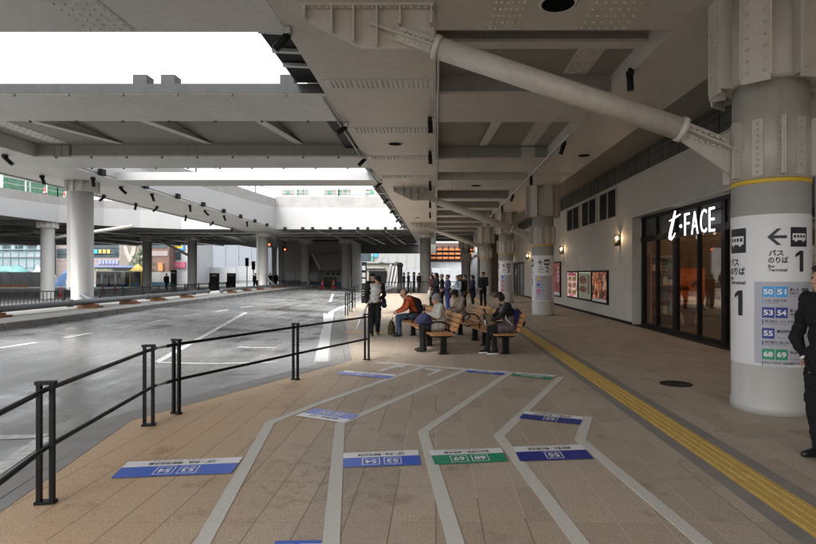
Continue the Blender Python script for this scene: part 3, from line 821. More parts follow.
def strut(cx, cy, label, y=None):
    o = thing('diagonal_strut', label, 'strut', (cx-.5,cy,3.1)); o.location = (0,0,0)
    y = cy-.06
    p1, p0 = V((2.98,y,3.38)), V((-.0,y+(.22 if cy < 10 else .02),4.47))
    d = (p1-p0).normalized()
    b = MB(); b.cyl(p0, p1, .135, None, 28); b.build('tube', M['steel'], o)
    b = MB(); b.cyl(p1-d*.05, p1+d*.02, .152, None, 28); b.cyl(p0-d*.02, p0+d*.05, .152, None, 28); b.build_each('end_ring', M['steel_pale'], o)
    up = V((d.z,0,-d.x)).normalized() if d.x > 0 else V((0,0,1))
    if up.z < 0: up = -up
    b = MB()
    q = p1+d*.02; e = V((cx-.41,y,2.98))
    b.extr([q+up*.11, V((cx-.40,y,3.22)), V((cx-.40,y,2.80)), V((cx-.46,y,2.80)), q-up*.13], (0,.03,0))
    b.bar(q+up*.0+V((0,.015,0)), e+V((-.02,.015,.12)), .22, .024)
    q0 = p0-d*.02
    b.bar(q0+V((0,.015,0)), q0-d*.86+V((0,.015,0)), .17, .024)
    b.extr([q0+up*.10, q0-d*.5+up*.09, q0-d*.5-up*.09, q0-up*.10], (0,-.03,0))
    b.build_each('end_plate', M['steel'], o)
    b = MB()
    for i in range(6):
        for s in (-1,1):
            c = q + d*(.08+i*.075)
            b.bolt(c+up*(.055*s)+V((0,-.001,0)), (0,-1,0), .02, .024)
            b.bolt(c+V((0,-.055,.0))+up*.014*s*0+up*.012, up, .018, .022) if s > 0 else None
            c0 = q0 - d*(.05+i*.07)
            b.bolt(c0+up*(.05*s)+V((0,-.03,0)), (0,-1,0), .02, .024)
        b.bolt(q0-d*(.08+i*.07)+up*.014+V((0,-.05,0)), up, .02, .022); b.bolt(q0-d*(.08+i*.07)+up*.014+V((0,.07,0)), up, .02, .022)
    b.build_each('bolt', M['steel_pale'], o)
    return o
# lettering wrapped round a pillar; layout coordinates in metres, u to the right of the sign's middle, v = height
def on_cyl(cx, cy, r, mid):
    return lambda u, v: V((cx + r*math.cos(mid+u/.42), cy + r*math.sin(mid+u/.42), v))
def arrow_poly(mb, fn, u0, u1, vm, h):
    pts = [(u0,vm),(u0+h*.5,vm+h*.5),(u0+h*.72,vm+h*.5),(u0+h*.34,vm+h*.1),(u1,vm+h*.1),(u1,vm-h*.1),(u0+h*.34,vm-h*.1),(u0+h*.72,vm-h*.5),(u0+h*.5,vm-h*.5)]
    t0 = (u0+h*.14, vm)
    for sg_ in (1,-1): qpatch(mb, [(u0,vm),(u0+h*.5,vm+h*.5*sg_),(u0+h*.74,vm+h*.5*sg_),(u0+h*.24,vm)], fn, 7)
    patch(mb, u0+h*.2, u1, vm-h*.09, vm+h*.09, fn, 8)
def bus_icon(mk, mw, fn, f2, u0, u1, v0, v1):
    patch(mk, u0,u1,v0,v1, fn, 4)
    w, h = u1-u0, v1-v0
    X = lambda a: u0+w*a
    Y = lambda a: v0+h*a
    patch(mw, X(.10),X(.90),Y(.34),Y(.46), f2, 4); patch(mw, X(.10),X(.90),Y(.60),Y(.68), f2, 4)
    for k in range(5): patch(mw, X(.10+.185*k),X(.16+.185*k),Y(.46),Y(.60), f2)
    for a in (.28,.72):
        c = f2(X(a),Y(.32)); n = 10
        mw.quad([f2(X(a)+w*.075*math.cos(2*math.pi*i/n), Y(.33)+h*.075*math.sin(2*math.pi*i/n)) for i in range(n)])
def pillar_sign(o, cx, cy, num, rows, r=.42):
    b = MB(); b.lathe((cx,cy,0), [(r+.0022,.57),(r+.003,.572),(r+.003,2.33),(r+.0022,2.332)], 128); b.build('vinyl_wrap', M['col_white'], o)
    for mid, main in ((R(-96),True),(R(-188.5),False)):
        f1, f2, f3 = on_cyl(cx,cy,r+.005,mid), on_cyl(cx,cy,r+.0065,mid), on_cyl(cx,cy,r+.008,mid)
        k, w = MB(), MB()
        if main:
            arrow_poly(k, f3, -.215,-.02,2.065,.19)
            bus_icon(k, w, f1, f2, .02,.235,1.95,2.175)
            letter(k, 'バス', -.20, 1.845, .072, f1, bold=.035); letter(k, 'のりば', -.205, 1.762, .075, f1, w=.20, bold=.035)
            letter(k, 'Bus', -.205, 1.712, .034, f1, bold=.03); letter(k, 'Terminal', -.205, 1.668, .036, f1, w=.19, bold=.03)
            if num == '1':
                patch(k, .125,.175,1.665,1.905,f3,3); k.quad([f3(.125,1.905),f3(.125,1.86),f3(.075,1.828),f3(.075,1.868)])
            else: letter(k, num, .13, 1.665, .24, f3, w=.10 if num == '1' else .14, bold=.02, align='C')
        else:
            bus_icon(k, w, f1, f2, -.055,.235,1.89,2.185); arrow_poly(k, f3, -.36,-.10,2.04,.24)
            letter(k, 'バス', -.05, 1.735, .09, f1, bold=.035); letter(k, 'のりば', -.055, 1.625, .095, f1, w=.28, bold=.035)
            letter(k, 'Bus', -.055, 1.568, .042, f1, bold=.03); letter(k, 'Terminal', -.055, 1.512, .045, f1, w=.285, bold=.03)
            if num == '1':
                patch(k, .125,.19,1.14,1.44,f3,3); qpatch(k, [(.125,1.44),(.125,1.385),(.06,1.345),(.06,1.395)], f3)
            else: letter(k, num, .12, 1.14, .30, f3, w=.18, bold=.02, align='C')
        k.build('sign_lettering', M['ink'], o); w.build('bus_pictogram', M['white'], o)
    mid = R(-96)
    f0, f1, f2 = on_cyl(cx,cy,r+.0045,mid), on_cyl(cx,cy,r+.006,mid), on_cyl(cx,cy,r+.0075,mid)
    b = MB(); patch(b, -.345,.345,.60,1.55, f0, 24); b.build('route_panel', M['panel_grey'], o)
    k, w = MB(), MB(); cols = {}
    for i, (mt, nums, name, sub, note, note2) in enumerate(rows):
        zt = 1.495 - i*.24
        b = cols.setdefault(mt, MB())
        u = -.265
        for s_ in nums:
            patch(b, u,u+.122,zt-.122,zt, f1, 4)
            if s_: letter(w, s_, u+.061, zt-.092, .062, f2, w=.092, bold=.03, align='C')
            u += .132
        letter(k, name, u+.012, zt-.052, .036, f1, bold=.03); 
        if sub: letter(k, sub, u+.012, zt-.092, .026, f1, bold=.02)
        letter(k, 'Toyota Nishi Line', u+.012, zt-.118, .014, f1)
        patch(b, -.265,-.253,zt-.20,zt-.145, f1)
        letter(k, note, -.24, zt-.178, .032, f1, bold=.01); letter(k, note2, -.24, zt-.2, .015, f1)
    for mt, b in cols.items(): b.build('route_number', M[mt], o)
    w.build('route_lettering', M['white'], o); k.build('route_text', M['ink'], o)
rows1 = [('cyan',['50','51'],'星ヶ丘・豊田線','(東郷経由)','三好, 赤池 方面','For Miyoshi, Akaike'),
         ('navy',['53','54'],'星ヶ丘・三好線','(東郷経由)','美術館北, 三好, 赤池 方面','For Memorial Hosp, Miyoshi, Akaike'),
         ('navy',['55'],'豊田西市内線',None,'美術館北, 聖心橋 方面','For Memorial Hosp, Seishinbashi'),
         ('green',['68','69'],'松山線',None,'松山小学校, 足助病院 方面','For Matsuyama Elementary, Asuke')]
rows2 = [('yellow',[''],'豊田東市内線',None,'美術館北, 三好 方面','For Art Museum'),('blue',[''],'土橋線',None,'土橋, 三好 方面','For Tsuchihashi'),('magenta',[''],'保見環状線',None,'保見, 藤岡 方面','For Homi')]
rows3 = [('blue',[''],'小原線',None,'小原 方面','For Obara'),('red',[''],'足助線',None,'足助 方面','For Asuke'),('magenta',[''],'下山線',None,'下山 方面','For Shimoyama'),('red',[''],'旭線',None,'旭 方面','For Asahi')]
PIL = [(4.07,6.63,'1',rows1,'white steel pillar with bus sign 1 and coloured route numbers beside the shop doors'),
       (4.18,21.3,'2',rows2,'second white steel pillar with sign 2 and yellow, blue and pink route squares'),
       (3.92,30.5,'3',rows3,'third white steel pillar with sign 3, behind the woman with the navy backpack')]
for cx, cy, num, rows, lab in PIL:
    o = thing('pillar', lab, 'pillar', (cx,cy,0), 0, 'steel pillars along the shop front'); o.location = (0,0,0)
    pillar_steel(o, cx, cy); pillar_sign(o, cx, cy, num, rows)
for cx, cy, lab in ((3.65,40,'unsigned steel pillar behind the dark-suited man standing apart'),(2.75,50,'far steel pillar farthest from the camera, left of the pale gap behind the queue')):
    o = thing('pillar', lab, 'pillar', (cx,cy,0), 0, 'steel pillars along the shop front'); o.location = (0,0,0)
    pillar_steel(o, cx, cy)
strut(4.07,6.63,'thick diagonal steel tube from the central girder to the nearest pillar')
strut(4.18,21.3,'diagonal steel tube bracing the second pillar, seen beneath the cross beams')
strut(3.65,36.0,'small far diagonal tube behind the second brace, above the standing queue')
def plain_column(cx, cy, zb, zt, r, label, flange=False, m='col_grey', head=True, group='columns carrying the deck over the island'):
    o = thing('column', label, 'column', (cx,cy,zb), 0, group); o.location = (0,0,0)
    b = MB(); b.lathe((cx,cy,0), [(r*1.03,zb),(r*1.03,zb+.1),(r,zb+.11),(r,zt-.38)], 36); b.build('shaft', M[m], o)
    if head:
        b = MB(); n = 12
        b.lathe((cx,cy,0), [(r*1.02,zt-.38),(r*1.3,zt-.36),(r*1.3,zt)], 28)
        for k in range(n):
            a = 2*math.pi*k/n; b.obox((cx+r*1.4*math.cos(a),cy+r*1.4*math.sin(a),zt-.19),(r*.3,.03,.38),a)
        b.build('head', M['steel_pale'], o)
    if flange:
        b = MB(); b.box(cx-r-.14,cx-r*.80,cy-.11,cy+.11,zb+.6,zt-.4); b.build('drain_casing', M['col_grey'], o)
    return o
plain_column(-13.0,20.0,.45,Z0,.36,'large pale round column with a drain casing on the traffic island',True)
plain_column(-14.1,44.4,.45,Z0,.38,'pale round column on the island under the far corner of the white fascia',True)
plain_column(-13.2,55,.4,Z0,.42,'dim round column on the far end of the island, right of the corner column')
plain_column(-25.7,36,-.1,Z0,.40,'dim column behind the nearest island column, in front of the teal scaffolding')
plain_column(-27.6,52,-.1,Z0,.40,'pale column in front of the small green tree beyond the black fence')
plain_column(-22.4,50,-.1,Z0,.40,'column right of the pink shop sign and left of the two dark standing signs')
plain_column(-.9,46,0,Z0,.46,'dark column under the central girder at the far end of the pavement',m='concrete',group='columns under the far deck')
plain_column(-8.93,54,-.03,Z0,.45,'dim column under the far deck left of the beige stairs',group='columns under the far deck')
plain_column(-19.0,64,-.1,Z0,.34,'slim dim column under the far deck just right of the corner column',group='columns under the far deck')
plain_column(-17.2,60.5,-.1,Z0,.34,'slim dim column at the left end of the dim station hall',group='columns under the far deck')
plain_column(-25.5,80,-.1,9,.55,'white far column in the light beyond the grey building, left one of two',m='fascia',head=False,group='far white columns')
plain_column(-22.4,80,-.1,9,.5,'white far column in the light beyond the grey building, right one of two',m='fascia',head=False,group='far white columns')
def tie(p0, p1, label):
    b = MB(); b.cyl(p0, p1, .11, None, 10); o = b.build('diagonal_strut', M['steel']); tag(o, label, 'strut')
tie((-25.4,36.2,4.0),(-20.6,37,4.85),'thin diagonal strut leaning from the dark column behind the nearest island column')
tie((-22.7,50.2,3.2),(-26.5,51.5,4.9),'thin diagonal strut between the tree-side column and its right neighbour')
# ================================================================== SHOP FRONT BUILDING
WX = 6.2
bld = thing('station_building', 'pale stone clad shop building with louvres and a dark glazed entrance along the pavement', 'building', (WX,17,0)); bld.location = (0,0,0)
b = MB(); b.box(WX,WX+.42,17.2,46,0,4.70); b.build('wall', M['wall'], bld)
b = MB(); b.box(WX,WX+.42,8.9,17.197,3.46,4.70); b.build('lintel', M['wall'], bld)
b = MB(); b.box(WX,WX+.42,-6,8.9,0,4.70); b.build('wall', M['wall'], bld)
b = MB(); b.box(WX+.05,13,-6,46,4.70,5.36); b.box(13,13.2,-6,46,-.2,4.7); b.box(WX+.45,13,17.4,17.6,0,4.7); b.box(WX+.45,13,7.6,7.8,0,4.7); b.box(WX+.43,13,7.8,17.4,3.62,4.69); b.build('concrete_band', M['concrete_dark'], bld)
b = MB()
for z in (4.86,5.08,5.24): b.box(WX+.043,WX+.049,-5,46,z,z+.012)
for k in range(50): b.box(WX+.042,WX+.049,-5+k,-5+k+.014,4.71,5.35)
b.build('formwork_lines', M['blackmatt'], bld)
b = MB(); b.box(WX-.02,WX-.001,17.2,46,0,.09); b.box(WX-.02,WX-.001,-6,8.9,0,.09); b.build('skirting', M['blackmatt'], bld)
b = MB(); b.box(WX-.025,WX+.3,8.9,17.2,3.40,3.458); b.build('lintel_trim', M['steel_pale'], bld)
# high louvre windows
for y0, y1 in ((18.6,20.55),(20.95,23.0),(23.45,25.6)):
    b = MB(); x = WX-.055
    b.box(x,x+.05,y0,y1,3.56,3.60); b.box(x,x+.05,y0,y1,4.56,4.60)
    for y in (y0,(y0+y1)/2-.02,y1-.04): b.box(x,x+.05,y,y+.04,3.60,4.56)
    o = b.build('louvre', M['steel'], bld)
    b = MB(); b.box(WX-.006,WX-.001,y0,y1,3.56,4.60); b.build('backing', M['blackmatt'], o)
    b = MB()
    for k in range(24):
        z = 3.61+k*.04
        b.hexa([(x+.01,y0+.04,z),(x+.014,y0+.04,z+.004),(x+.014,y1-.04,z+.004),(x+.01,y1-.04,z)],[(x+.045,y0+.04,z+.03),(x+.049,y0+.04,z+.034),(x+.049,y1-.04,z+.034),(x+.045,y1-.04,z+.03)])
    b.build('slats', M['concrete_dark'], o)
# glazed entrance
GXX = 6.52
b = MB()
b.box(GXX-.04,GXX+.06,8.9,17.19,0,.10); b.box(GXX-.05,GXX+.06,8.9,17.19,2.62,2.78); b.box(GXX-.04,GXX+.06,8.9,17.19,3.30,3.46)
b.box(WX+.0,GXX-.04,8.9,17.19,.0,.03)
for y, w in ((17.05,.14),(15.98,.07),(14.75,.20),(13.45,.05),(12.25,.16),(11.2,.06),(10.1,.1),(8.95,.1)): b.box(GXX-.06,GXX+.05,y-w/2,y+w/2,.10,3.30)
b.build('door_frame', M['blackmatt'], bld)
for y0, y1 in ((16.01,16.98),(14.85,15.95),(13.475,14.65),(12.33,13.425),(11.23,12.17),(10.15,11.17),(9.0,10.05)):
    b = MB(); b.box(GXX-.004,GXX+.006,y0,y1,.10,2.62); b.build('glass_door', M['glass'], bld)
b = MB(); b.box(GXX-.004,GXX+.006,8.95,17.0,2.78,3.30); b.build('transom', pm('transom_panel', (.03,.028,.027), .35, .2, 2), bld)
# shop inside
brown = pm('shop_panelling', (.14,.10,.072), .55, .25, 1.2, stretch=(1,1,4))
b = MB(); b.box(GXX+.1,12.9,7.85,17.38,-.02,.012); b.build('shop_floor', pm('shop_floor', (.11,.075,.05), .35, .2, 1.5), bld)
b = MB(); b.box(GXX+.12,12.9,17.30,17.38,.012,3.6); b.box(12.5,12.6,7.9,17.29,.012,3.6); b.box(GXX+.12,12.49,7.85,7.95,.012,3.6); b.build_each('shop_wall', brown, bld)
b = MB(); b.box(GXX+.12,12.9,7.85,17.38,3.40,3.45); b.build('shop_ceiling', pm('shop_ceiling', (.12,.09,.07), .7), bld)
b = MB()
for x in (7.6,9.4,11.2):
    for y in (9.6,12.0,14.4,16.4): b.cyl((x,y,3.37),(x,y,3.398),.07,None,12)
b.build_each('added_fill_disc', em('added_fill_glow', (1,.72,.42), 45), bld)  # glowing discs added to brighten the shop interior
# signboard lettering over the doors
def sidefn(x):   # a plane facing the pavement: u runs towards the camera
    return lambda u, v: V((x, -u, v))
b = MB(); f = sidefn(6.17)
Yc = 14.45
def stroke(pts, w):
    P = [V((6.16, Yc - u, v)) for u, v in pts]; b.tube(P, w, 10)
S = [(.26,.83),(.20,.62),(.11,.36),(.055,.17),(.045,.07),(.10,.035),(.19,.10),(.26,.20)]
Zb = 2.53
stroke([(u*1.5+.05, Zb-.03+v*.9) for u, v in S], [.02,.028,.033,.033,.033,.028,.02,.012])
stroke([(.1, Zb+.49),(.35,Zb+.53),(.72,Zb+.60)], [.012,.024,.016])
b.ball((6.16,Yc-.76,Zb+.30),(.03,.045,.045))
sg = b.build('illuminated_sign', em('sign_glow', (1,.98,.98), .75)); tag(sg, 'white illuminated lettering t FACE on the dark glass above the shop entrance', 'shop sign')
b = MB()
bb = MB(); u = .97
for ch, w in (('F',.25),('A',.33),('C',.28),('E',.25)):
    vs, fs, *_ = glyphs(ch, 0)
    letter(bb, ch, u, Zb+.05, .54, lambda q, v: V((6.15, Yc - q, v)), w=w, bold=-.014); u += w+.115
ret = bmesh.ops.extrude_face_region(bb.bm, geom=bb.bm.faces[:])
for v in [g for g in ret['geom'] if isinstance(g, bmesh.types.BMVert)]: v.co.x += .018
bb.build_each('letter', em('letter_glow', (1,.98,.98), .75), sg)
b = MB()
for y in (13.8,13.05,12.4): b.tube([(6.2,y,Zb+.5),(6.5,y,Zb+.6)], .012, 6)
b.box(6.19,6.2,12.0,14.2,Zb+.03,Zb+.06); b.build('sign_bracket', M['blackmatt'], sg)
# wall lanterns
def lantern(y, z, label, s=1.0):
    o = thing('wall_lantern', label, 'wall lamp', (WX,y,z), 0, 'wall lanterns on the stone wall')
    b = MB(); b.box(-.03,-.001,-.05,.05,-.2,.14); b.box(-.20,-.03,-.07,.07,.13,.15); b.box(-.20,-.03,-.07,.07,-.24,-.22)
    for x in (-.20,-.04):
        for y_ in (-.07,.06): b.box(x,x+.012,y_,y_+.012,-.22,.13)
    b.build('lantern_cage', M['blackmatt'], o)
    b = MB(); b.ball((-.115,0,.02),(.035,.035,.05)); b.build('bulb', em('bulb_glow', (1,.66,.33), 26), o)
    b = MB(); b.cyl((-.115,0,-.22),(-.115,0,-.05),.05,None,12); b.build('glass_shade', pm('smoked_glass', (.08,.07,.06), .1), o)
    l = bpy.data.lights.new('lamp_light', 'POINT'); l.energy = 2.0; l.color = (1,.68,.38); l.shadow_soft_size = .04
    lo = bpy.data.objects.new('lamp_light', l); COL.objects.link(lo); lo.parent = o; lo.location = (-.25,0,.02)
lantern(18.3,2.80,'lit wall lantern between the shop entrance and the posters')
lantern(26.4,2.80,'lit wall lantern just right of the second pillar, above the dark tall poster')
lantern(36.2,2.80,'small lit wall lantern seen just left of the second pillar')
lantern(44.4,2.75,'farthest lit wall lantern, beside the third pillar')
# posters in lit cases; pictures are plain food-like arrangements of colour
def posterbox(y0, y1, z0, z1, label, base, kind):
    o = thing('poster_case', label, 'poster', (WX,(y0+y1)/2,z0), 0, 'poster cases on the stone wall'); o.location = (0,0,0)
    x = WX
    b = MB(); b.box(x-.07,x-.001,y0,y1,z0,z1); b.build('case', M['blackmatt'], o)
    m, t, bs = nt('poster_print'); v = coords(t)
    vo = N(t,'ShaderNodeTexVoronoi',Scale=5.5); t.links.new(v, vo.inputs['Vector'])
    n1 = noise_t(t, v, 4.5, 6, .7)
    r = ramp(t, n1, base); c = r.outputs[0]
    t.links.new(c, bs.inputs['Base Color']); t.links.new(c, bs.inputs['Emission Color']); bs.inputs['Emission Strength'].default_value = .22
    e = .07; b = MB(); b.quad([(x-.073,y1-e,z0+e),(x-.073,y0+e,z0+e),(x-.073,y0+e,z1-e),(x-.073,y1-e,z1-e)]); b.build('poster_print', m, o)
    w = MB(); k = MB(); fn = lambda u, v: V((x-.076, y1-e-u, v))
    W_, H_ = (y1-y0)-2*e, (z1-z0)-2*e
    z0 += e; z1 -= e
    if kind == 0:
        for q in range(3):
            for s in range(2): 
                c0 = (W_*(.28+.44*s), z0+H_*(.2+.27*q)); n = 18
                w.quad([fn(c0[0]+W_*.19*math.cos(2*math.pi*i/n), c0[1]+H_*.1*math.sin(2*math.pi*i/n)) for i in range(n)])
        patch(k, W_*.1,W_*.42,z1-H_*.12,z1-H_*.03,fn); patch(k, W_*.55,W_*.9,z1-H_*.12,z1-H_*.03,fn)
        w.build('printed_dishes', pm('dish_print', (.55,.42,.18), .5, .5, 12), o); k.build('printed_text', M['red'], o)
    elif kind == 1:
        patch(w, 0,W_*1.0,z0,z0+H_*.98,lambda u,v: V((x-.0745,y1-e-u,v)))
        n = 20
        for cz, rr in ((.72,.2),(.36,.16)): k.quad([fn(W_*.36+W_*.32*math.cos(2*math.pi*i/n), z0+H_*cz+H_*rr*math.sin(2*math.pi*i/n)*.8) for i in range(n)])
        patch(k, W_*.78,W_*.9,z0+H_*.2,z0+H_*.9,fn)
        w.build('printed_paper', pm('menu_paper', (.55,.62,.47), .5, .1, 6), o); k.build('printed_bowls', pm('bowl_print', (.32,.12,.08), .5, .6, 18), o)
    else:
        patch(w, 0,W_,z0,z0+H_*.1,fn)
        for q in range(4): patch(k, W_*.78,W_*.92,z1-H_*(.1+.13*q)-H_*.09,z1-H_*(.1+.13*q),fn)
        w.build('printed_strip', M['white'], o); k.build('printed_text', M['white'], o)
posterbox(23.55,25.45,.52,1.74,'lit poster with rows of small dishes in a black wall case',[(.36,(.10,.03,.05)),(.46,(.42,.06,.16)),(.54,(.55,.5,.4)),(.62,(.5,.36,.06))],0)
posterbox(21.5,23.42,.52,1.745,'lit pale green menu poster in a black wall case, middle of three',[(.3,(.4,.5,.35)),(.7,(.6,.65,.5))],1)
posterbox(19.5,21.40,.50,1.75,'lit dark poster of red food in a black wall case nearest the entrance',[(.40,(.012,.012,.012)),(.48,(.06,.02,.015)),(.55,(.40,.09,.03)),(.60,(.5,.3,.15)),(.66,(.02,.02,.02))],2)
posterbox(26.9,29.0,.45,2.22,'tall dim poster in a black frame partly behind the second pillar',[(.4,(.03,.02,.02)),(.6,(.25,.05,.05)),(.75,(.1,.08,.07))],2)
# steel shutter door farther along, and the dark block at the end
b = MB(); b.box(WX-.03,WX-.001,38.2,43.6,0,2.35)
o = b.build('metal_door', pm('brushed_steel', (.30,.31,.32), .3, .12, 3, metal=.7)); tag(o, 'brushed metal double door in the wall between the second and third pillars', 'door')
b = MB()
for y in (38.3,39.9,41.1,42.6): b.box(WX-.06,WX-.031,y,y+.14,.0,2.3)
b.box(WX-.05,WX-.031,38.2,43.6,2.3,2.45); b.build('door_post', M['concrete_dark'], o)
b = MB(); b.box(WX-.05,WX-.031,41.5,42.1,1.5,1.95); b.build('notice', M['white'], o)
eb = thing('dark_building', 'dark brown building block closing the view beyond the third pillar', 'building', (5,52,0)); eb.location = (0,0,0)
b = MB(); b.box(4.55,14,46.5,60,-.1,6.5); b.build('wall', pm('dark_cladding', (.055,.035,.025), .7, .2, 1), eb)
b = MB()
for k in range(6): b.box(4.5,4.549,47+k*2,47.1+k*2,.2,4.6); b.box(4.6+k*.9,4.7+k*.9,46.45,46.499,.1,4.5)
b.build('mullion', M['blackmatt'], eb)
# things inside the shop
b = MB(); b.box(7.62,8.52,17.24,17.29,.66,1.80)
o = b.build('framed_poster', pm('orange_print', (.75,.20,.05), .5, .25, 3)); tag(o, 'orange poster panel hanging on the end wall inside the shop', 'poster')
b = MB(); f = lambda u, v: V((7.62+u, 17.235, v))
for k in range(7):
    n = 12; cx_, cy_ = .15+.1*k+random.uniform(-.03,.03), .95+random.uniform(0,.4); r_ = random.uniform(.03,.09)
    b.quad([f(cx_+r_*math.cos(2*math.pi*i/n), cy_+r_*math.sin(2*math.pi*i/n)) for i in range(n)])
patch(b, .1,.8,.72,.80,f); b.build('printed_shapes', pm('print_shapes', (.18,.04,.02), .5, .3, 8), o)
b = MB(); b.box(8.35,8.75,16.3,16.33,1.02,1.2); b.tube([(8.55,16.32,.0),(8.55,16.32,1.02)],.015,8)
tag(b.build('counter_sign', M['white']), 'small white sign on a stand inside the shop right of the orange poster', 'sign')
def chair(x, y, rz, label):
    o = thing('cafe_chair', label, 'chair', (x,y,.012), rz, 'chairs inside the shop')
    b = MB(); b.box(-.21,.21,-.2,.2,.42,.46); b.build('seat', M['wood'], o)
    b = MB(); b.box(-.2,.2,.18,.21,.55,.86); b.build('backrest', M['wood'], o)
    for sx in (-.18,.18):
        for sy in (-.17,.18): 
            b = MB(); b.box(sx-.015,sx+.015,sy-.015,sy+.015,0,.42 if sy < 0 else .86); b.build('leg', M['blackmatt'], o)
chair(7.75,13.9,R(60),'wooden chair inside the shop behind the glass, nearer the orange poster')
chair(7.5,12.0,R(-100),'wooden chair inside the shop just left of the nearest pillar')
def table(x, y, label):
    o = thing('cafe_table', label, 'table', (x,y,.012))
    b = MB(); b.lathe((0,0,0), [(.38,.70),(.40,.705),(.40,.73),(.38,.735)], 32); b.build('tabletop', M['wood'], o)
    b = MB(); b.lathe((0,0,0), [(.25,0),(.25,.02),(.03,.03),(.03,.70)], 20); b.build('pedestal', M['blackmatt'], o)
sh = thing('display_shelf','wooden display shelf with pale boxes on the end wall inside the shop','shelf',(6.75,17.0,.012)); sh.location = (0,0,0)
b = MB()
for z in (.35,.8,1.25,1.7,2.15): b.box(6.72,7.45,16.95,17.28,z,z+.03)
b.build_each('shelf_board', M['wood'], sh)
b = MB(); b.box(6.68,6.72,16.95,17.28,.012,2.25); b.box(7.45,7.49,16.95,17.28,.012,2.25); b.build_each('side_panel', M['wood'], sh)
rs = random.Random(3); bc = [M['white'],pm('shop_box_red',(.3,.08,.06),.5),pm('shop_box_tan',(.4,.28,.16),.6),pm('shop_box_green',(.12,.2,.1),.5)]
for z in (.38,.83,1.28,1.73):
    for k in range(4):
        x = 6.76+k*.17; hh = rs.uniform(.14,.3); b = MB(); b.box(x,x+.13,17.0,17.15,z+.001,z+hh)
        tag(b.build('shop_box', bc[rs.randrange(4)], None, .004), 'small box standing on the wooden display shelf inside the shop', 'box', 'boxes on the shop shelf')
table(7.9,12.9,'round cafe table inside the shop between two chairs')
def bag_white(x, y, z, label):
    b = MB(); b.tube([(x,y,z),(x,y,z+.1),(x,y,z+.28),(x,y,z+.42)], [.07,.13,.10,.03], 12); b.tube([(x,y,z+.40),(x+.0,y,z+.62)], .008, 6)
    o = b.build('cloth_bag', pm('pale_cloth', (.45,.43,.42), .8, .1, 6)); tag(o, label, 'bag')
bag_white(7.45,16.6,.012,'left pale cloth bag standing under the orange poster inside the shop')
bag_white(7.95,16.5,.012,'right pale cloth bag standing under the orange poster inside the shop')
bag_white(8.0,14.9,.012,'pale cloth bag on the shop floor nearest the small white sign')

# ================================================================== BLACK HANDRAIL
o = thing('handrail', 'black double-bar pedestrian handrail with paired posts along the pavement edge', 'handrail', (-2.8,3.9,0)); o.location = (0,0,0)
posts = [(-2.45,2.72),(-2.79,3.89),(-3.10,5.87),(-3.04,6.37),(-2.17,8.40),(-1.31,10.3)]
for i, (x, y) in enumerate(posts[1:]):
    j = i+1
    nb = posts[j+1] if j in (1,3,4) else posts[j-1]
    t = (V(nb)-V((x,y))).normalized()
    b = MB()
    n_ = V((-t.y,t.x)); ag = math.atan2(n_.y,n_.x)
    for s in (-.042,.042): b.obox((x+n_.x*s,y+n_.y*s,.43),(.028,.036,.86),ag)
    b.obox((x,y,.865),(.13,.046,.026),ag); b.obox((x,y,.012),(.13,.06,.022),ag)
    b.build('post', M['black'], o, .006)
for z, r in ((.815,.0185),(.40,.0185)):
    b = MB()
    b.tube([(-2.05,.9,z),(-2.45,2.72,z),(-2.79,3.89,z),(-3.10,5.87,z),(-3.115,6.05,z)], r, 14)
    b.tube([(-3.07,6.2,z),(-3.04,6.37,z),(-2.17,8.40,z),(-1.31,10.3,z)], r, 14)
    b.build('rail', M['black'], o)
b = MB()
for z in (.815,.40): b.tube([(-3.11,6.04,z),(-3.075,6.2,z)], .015, 10)
b.build('joint', M['galv'], o)
o2 = thing('handrail', 'black bay railing with paired posts beyond the man in the cap beside the bus bay', 'handrail', (-3.4,20,0)); o2.location = (0,0,0)
pp = [(-3.45,21.0),(-3.6,23.0),(-3.85,25.5)]
for x, y in pp:
    b = MB(); b.box(x-.065,x-.03,y-.03,y+.03,0,.86); b.box(x+.03,x+.065,y-.03,y+.03,0,.86); b.box(x-.065,x+.065,y-.03,y+.03,.86,.90); b.build('post', M['black'], o2)
for z in (.8,.42):
    b = MB(); b.tube([(x,y,z) for x, y in pp], .022, 10); b.build('rail', M['black'], o2)

# big grey pipe lying on timber blocks along the island
def pipe(pts, label, down=None):
    o = thing('pipe', label, 'pipe', pts[0], 0, 'pipes along the island kerb'); o.location = (0,0,0)
    b = MB(); b.tube(pts, .095, 16); b.build('barrel', M['pipe'], o)
    b = MB(); P = [V(p) for p in pts]
    for i in range(len(P)-1):
        k = max(1,int((P[i+1]-P[i]).length/4.2))
        for j in range(k):
            c = P[i].lerp(P[i+1],(j+.6)/k); d = (P[i+1]-P[i]).normalized(); b.cyl(c-d*.09,c+d*.09,.125,None,16)
    b.cyl(P[-1]-(P[-1]-P[-2]).normalized()*.05, P[-1]+(P[-1]-P[-2]).normalized()*.02, .12,None,16)
    b.build_each('coupling', M['pipe'], o)
    if down:
        b = MB(); b.tube(down, .085, 12); b.build('downpipe', M['pipe'], o)
pipe([(-11.9,9,.66),(-12.0,20,.66),(-12.35,29.5,.66)], 'long grey pipe on timber blocks joined to the casing of the big island column', [(-13.55,20.05,1.4),(-13.55,20.02,1.15),(-12.5,19.6,.72),(-12.05,19.4,.68)])
pipe([(-12.3,31.2,.58),(-12.45,31.6,.66),(-12.9,44,.66),(-13.1,60,.66)], 'grey pipe along the island, farther one, starting past the gap before the corner column', [(-13.7,44,1.6),(-13.6,44,1.2),(-13.0,43.6,.7)])
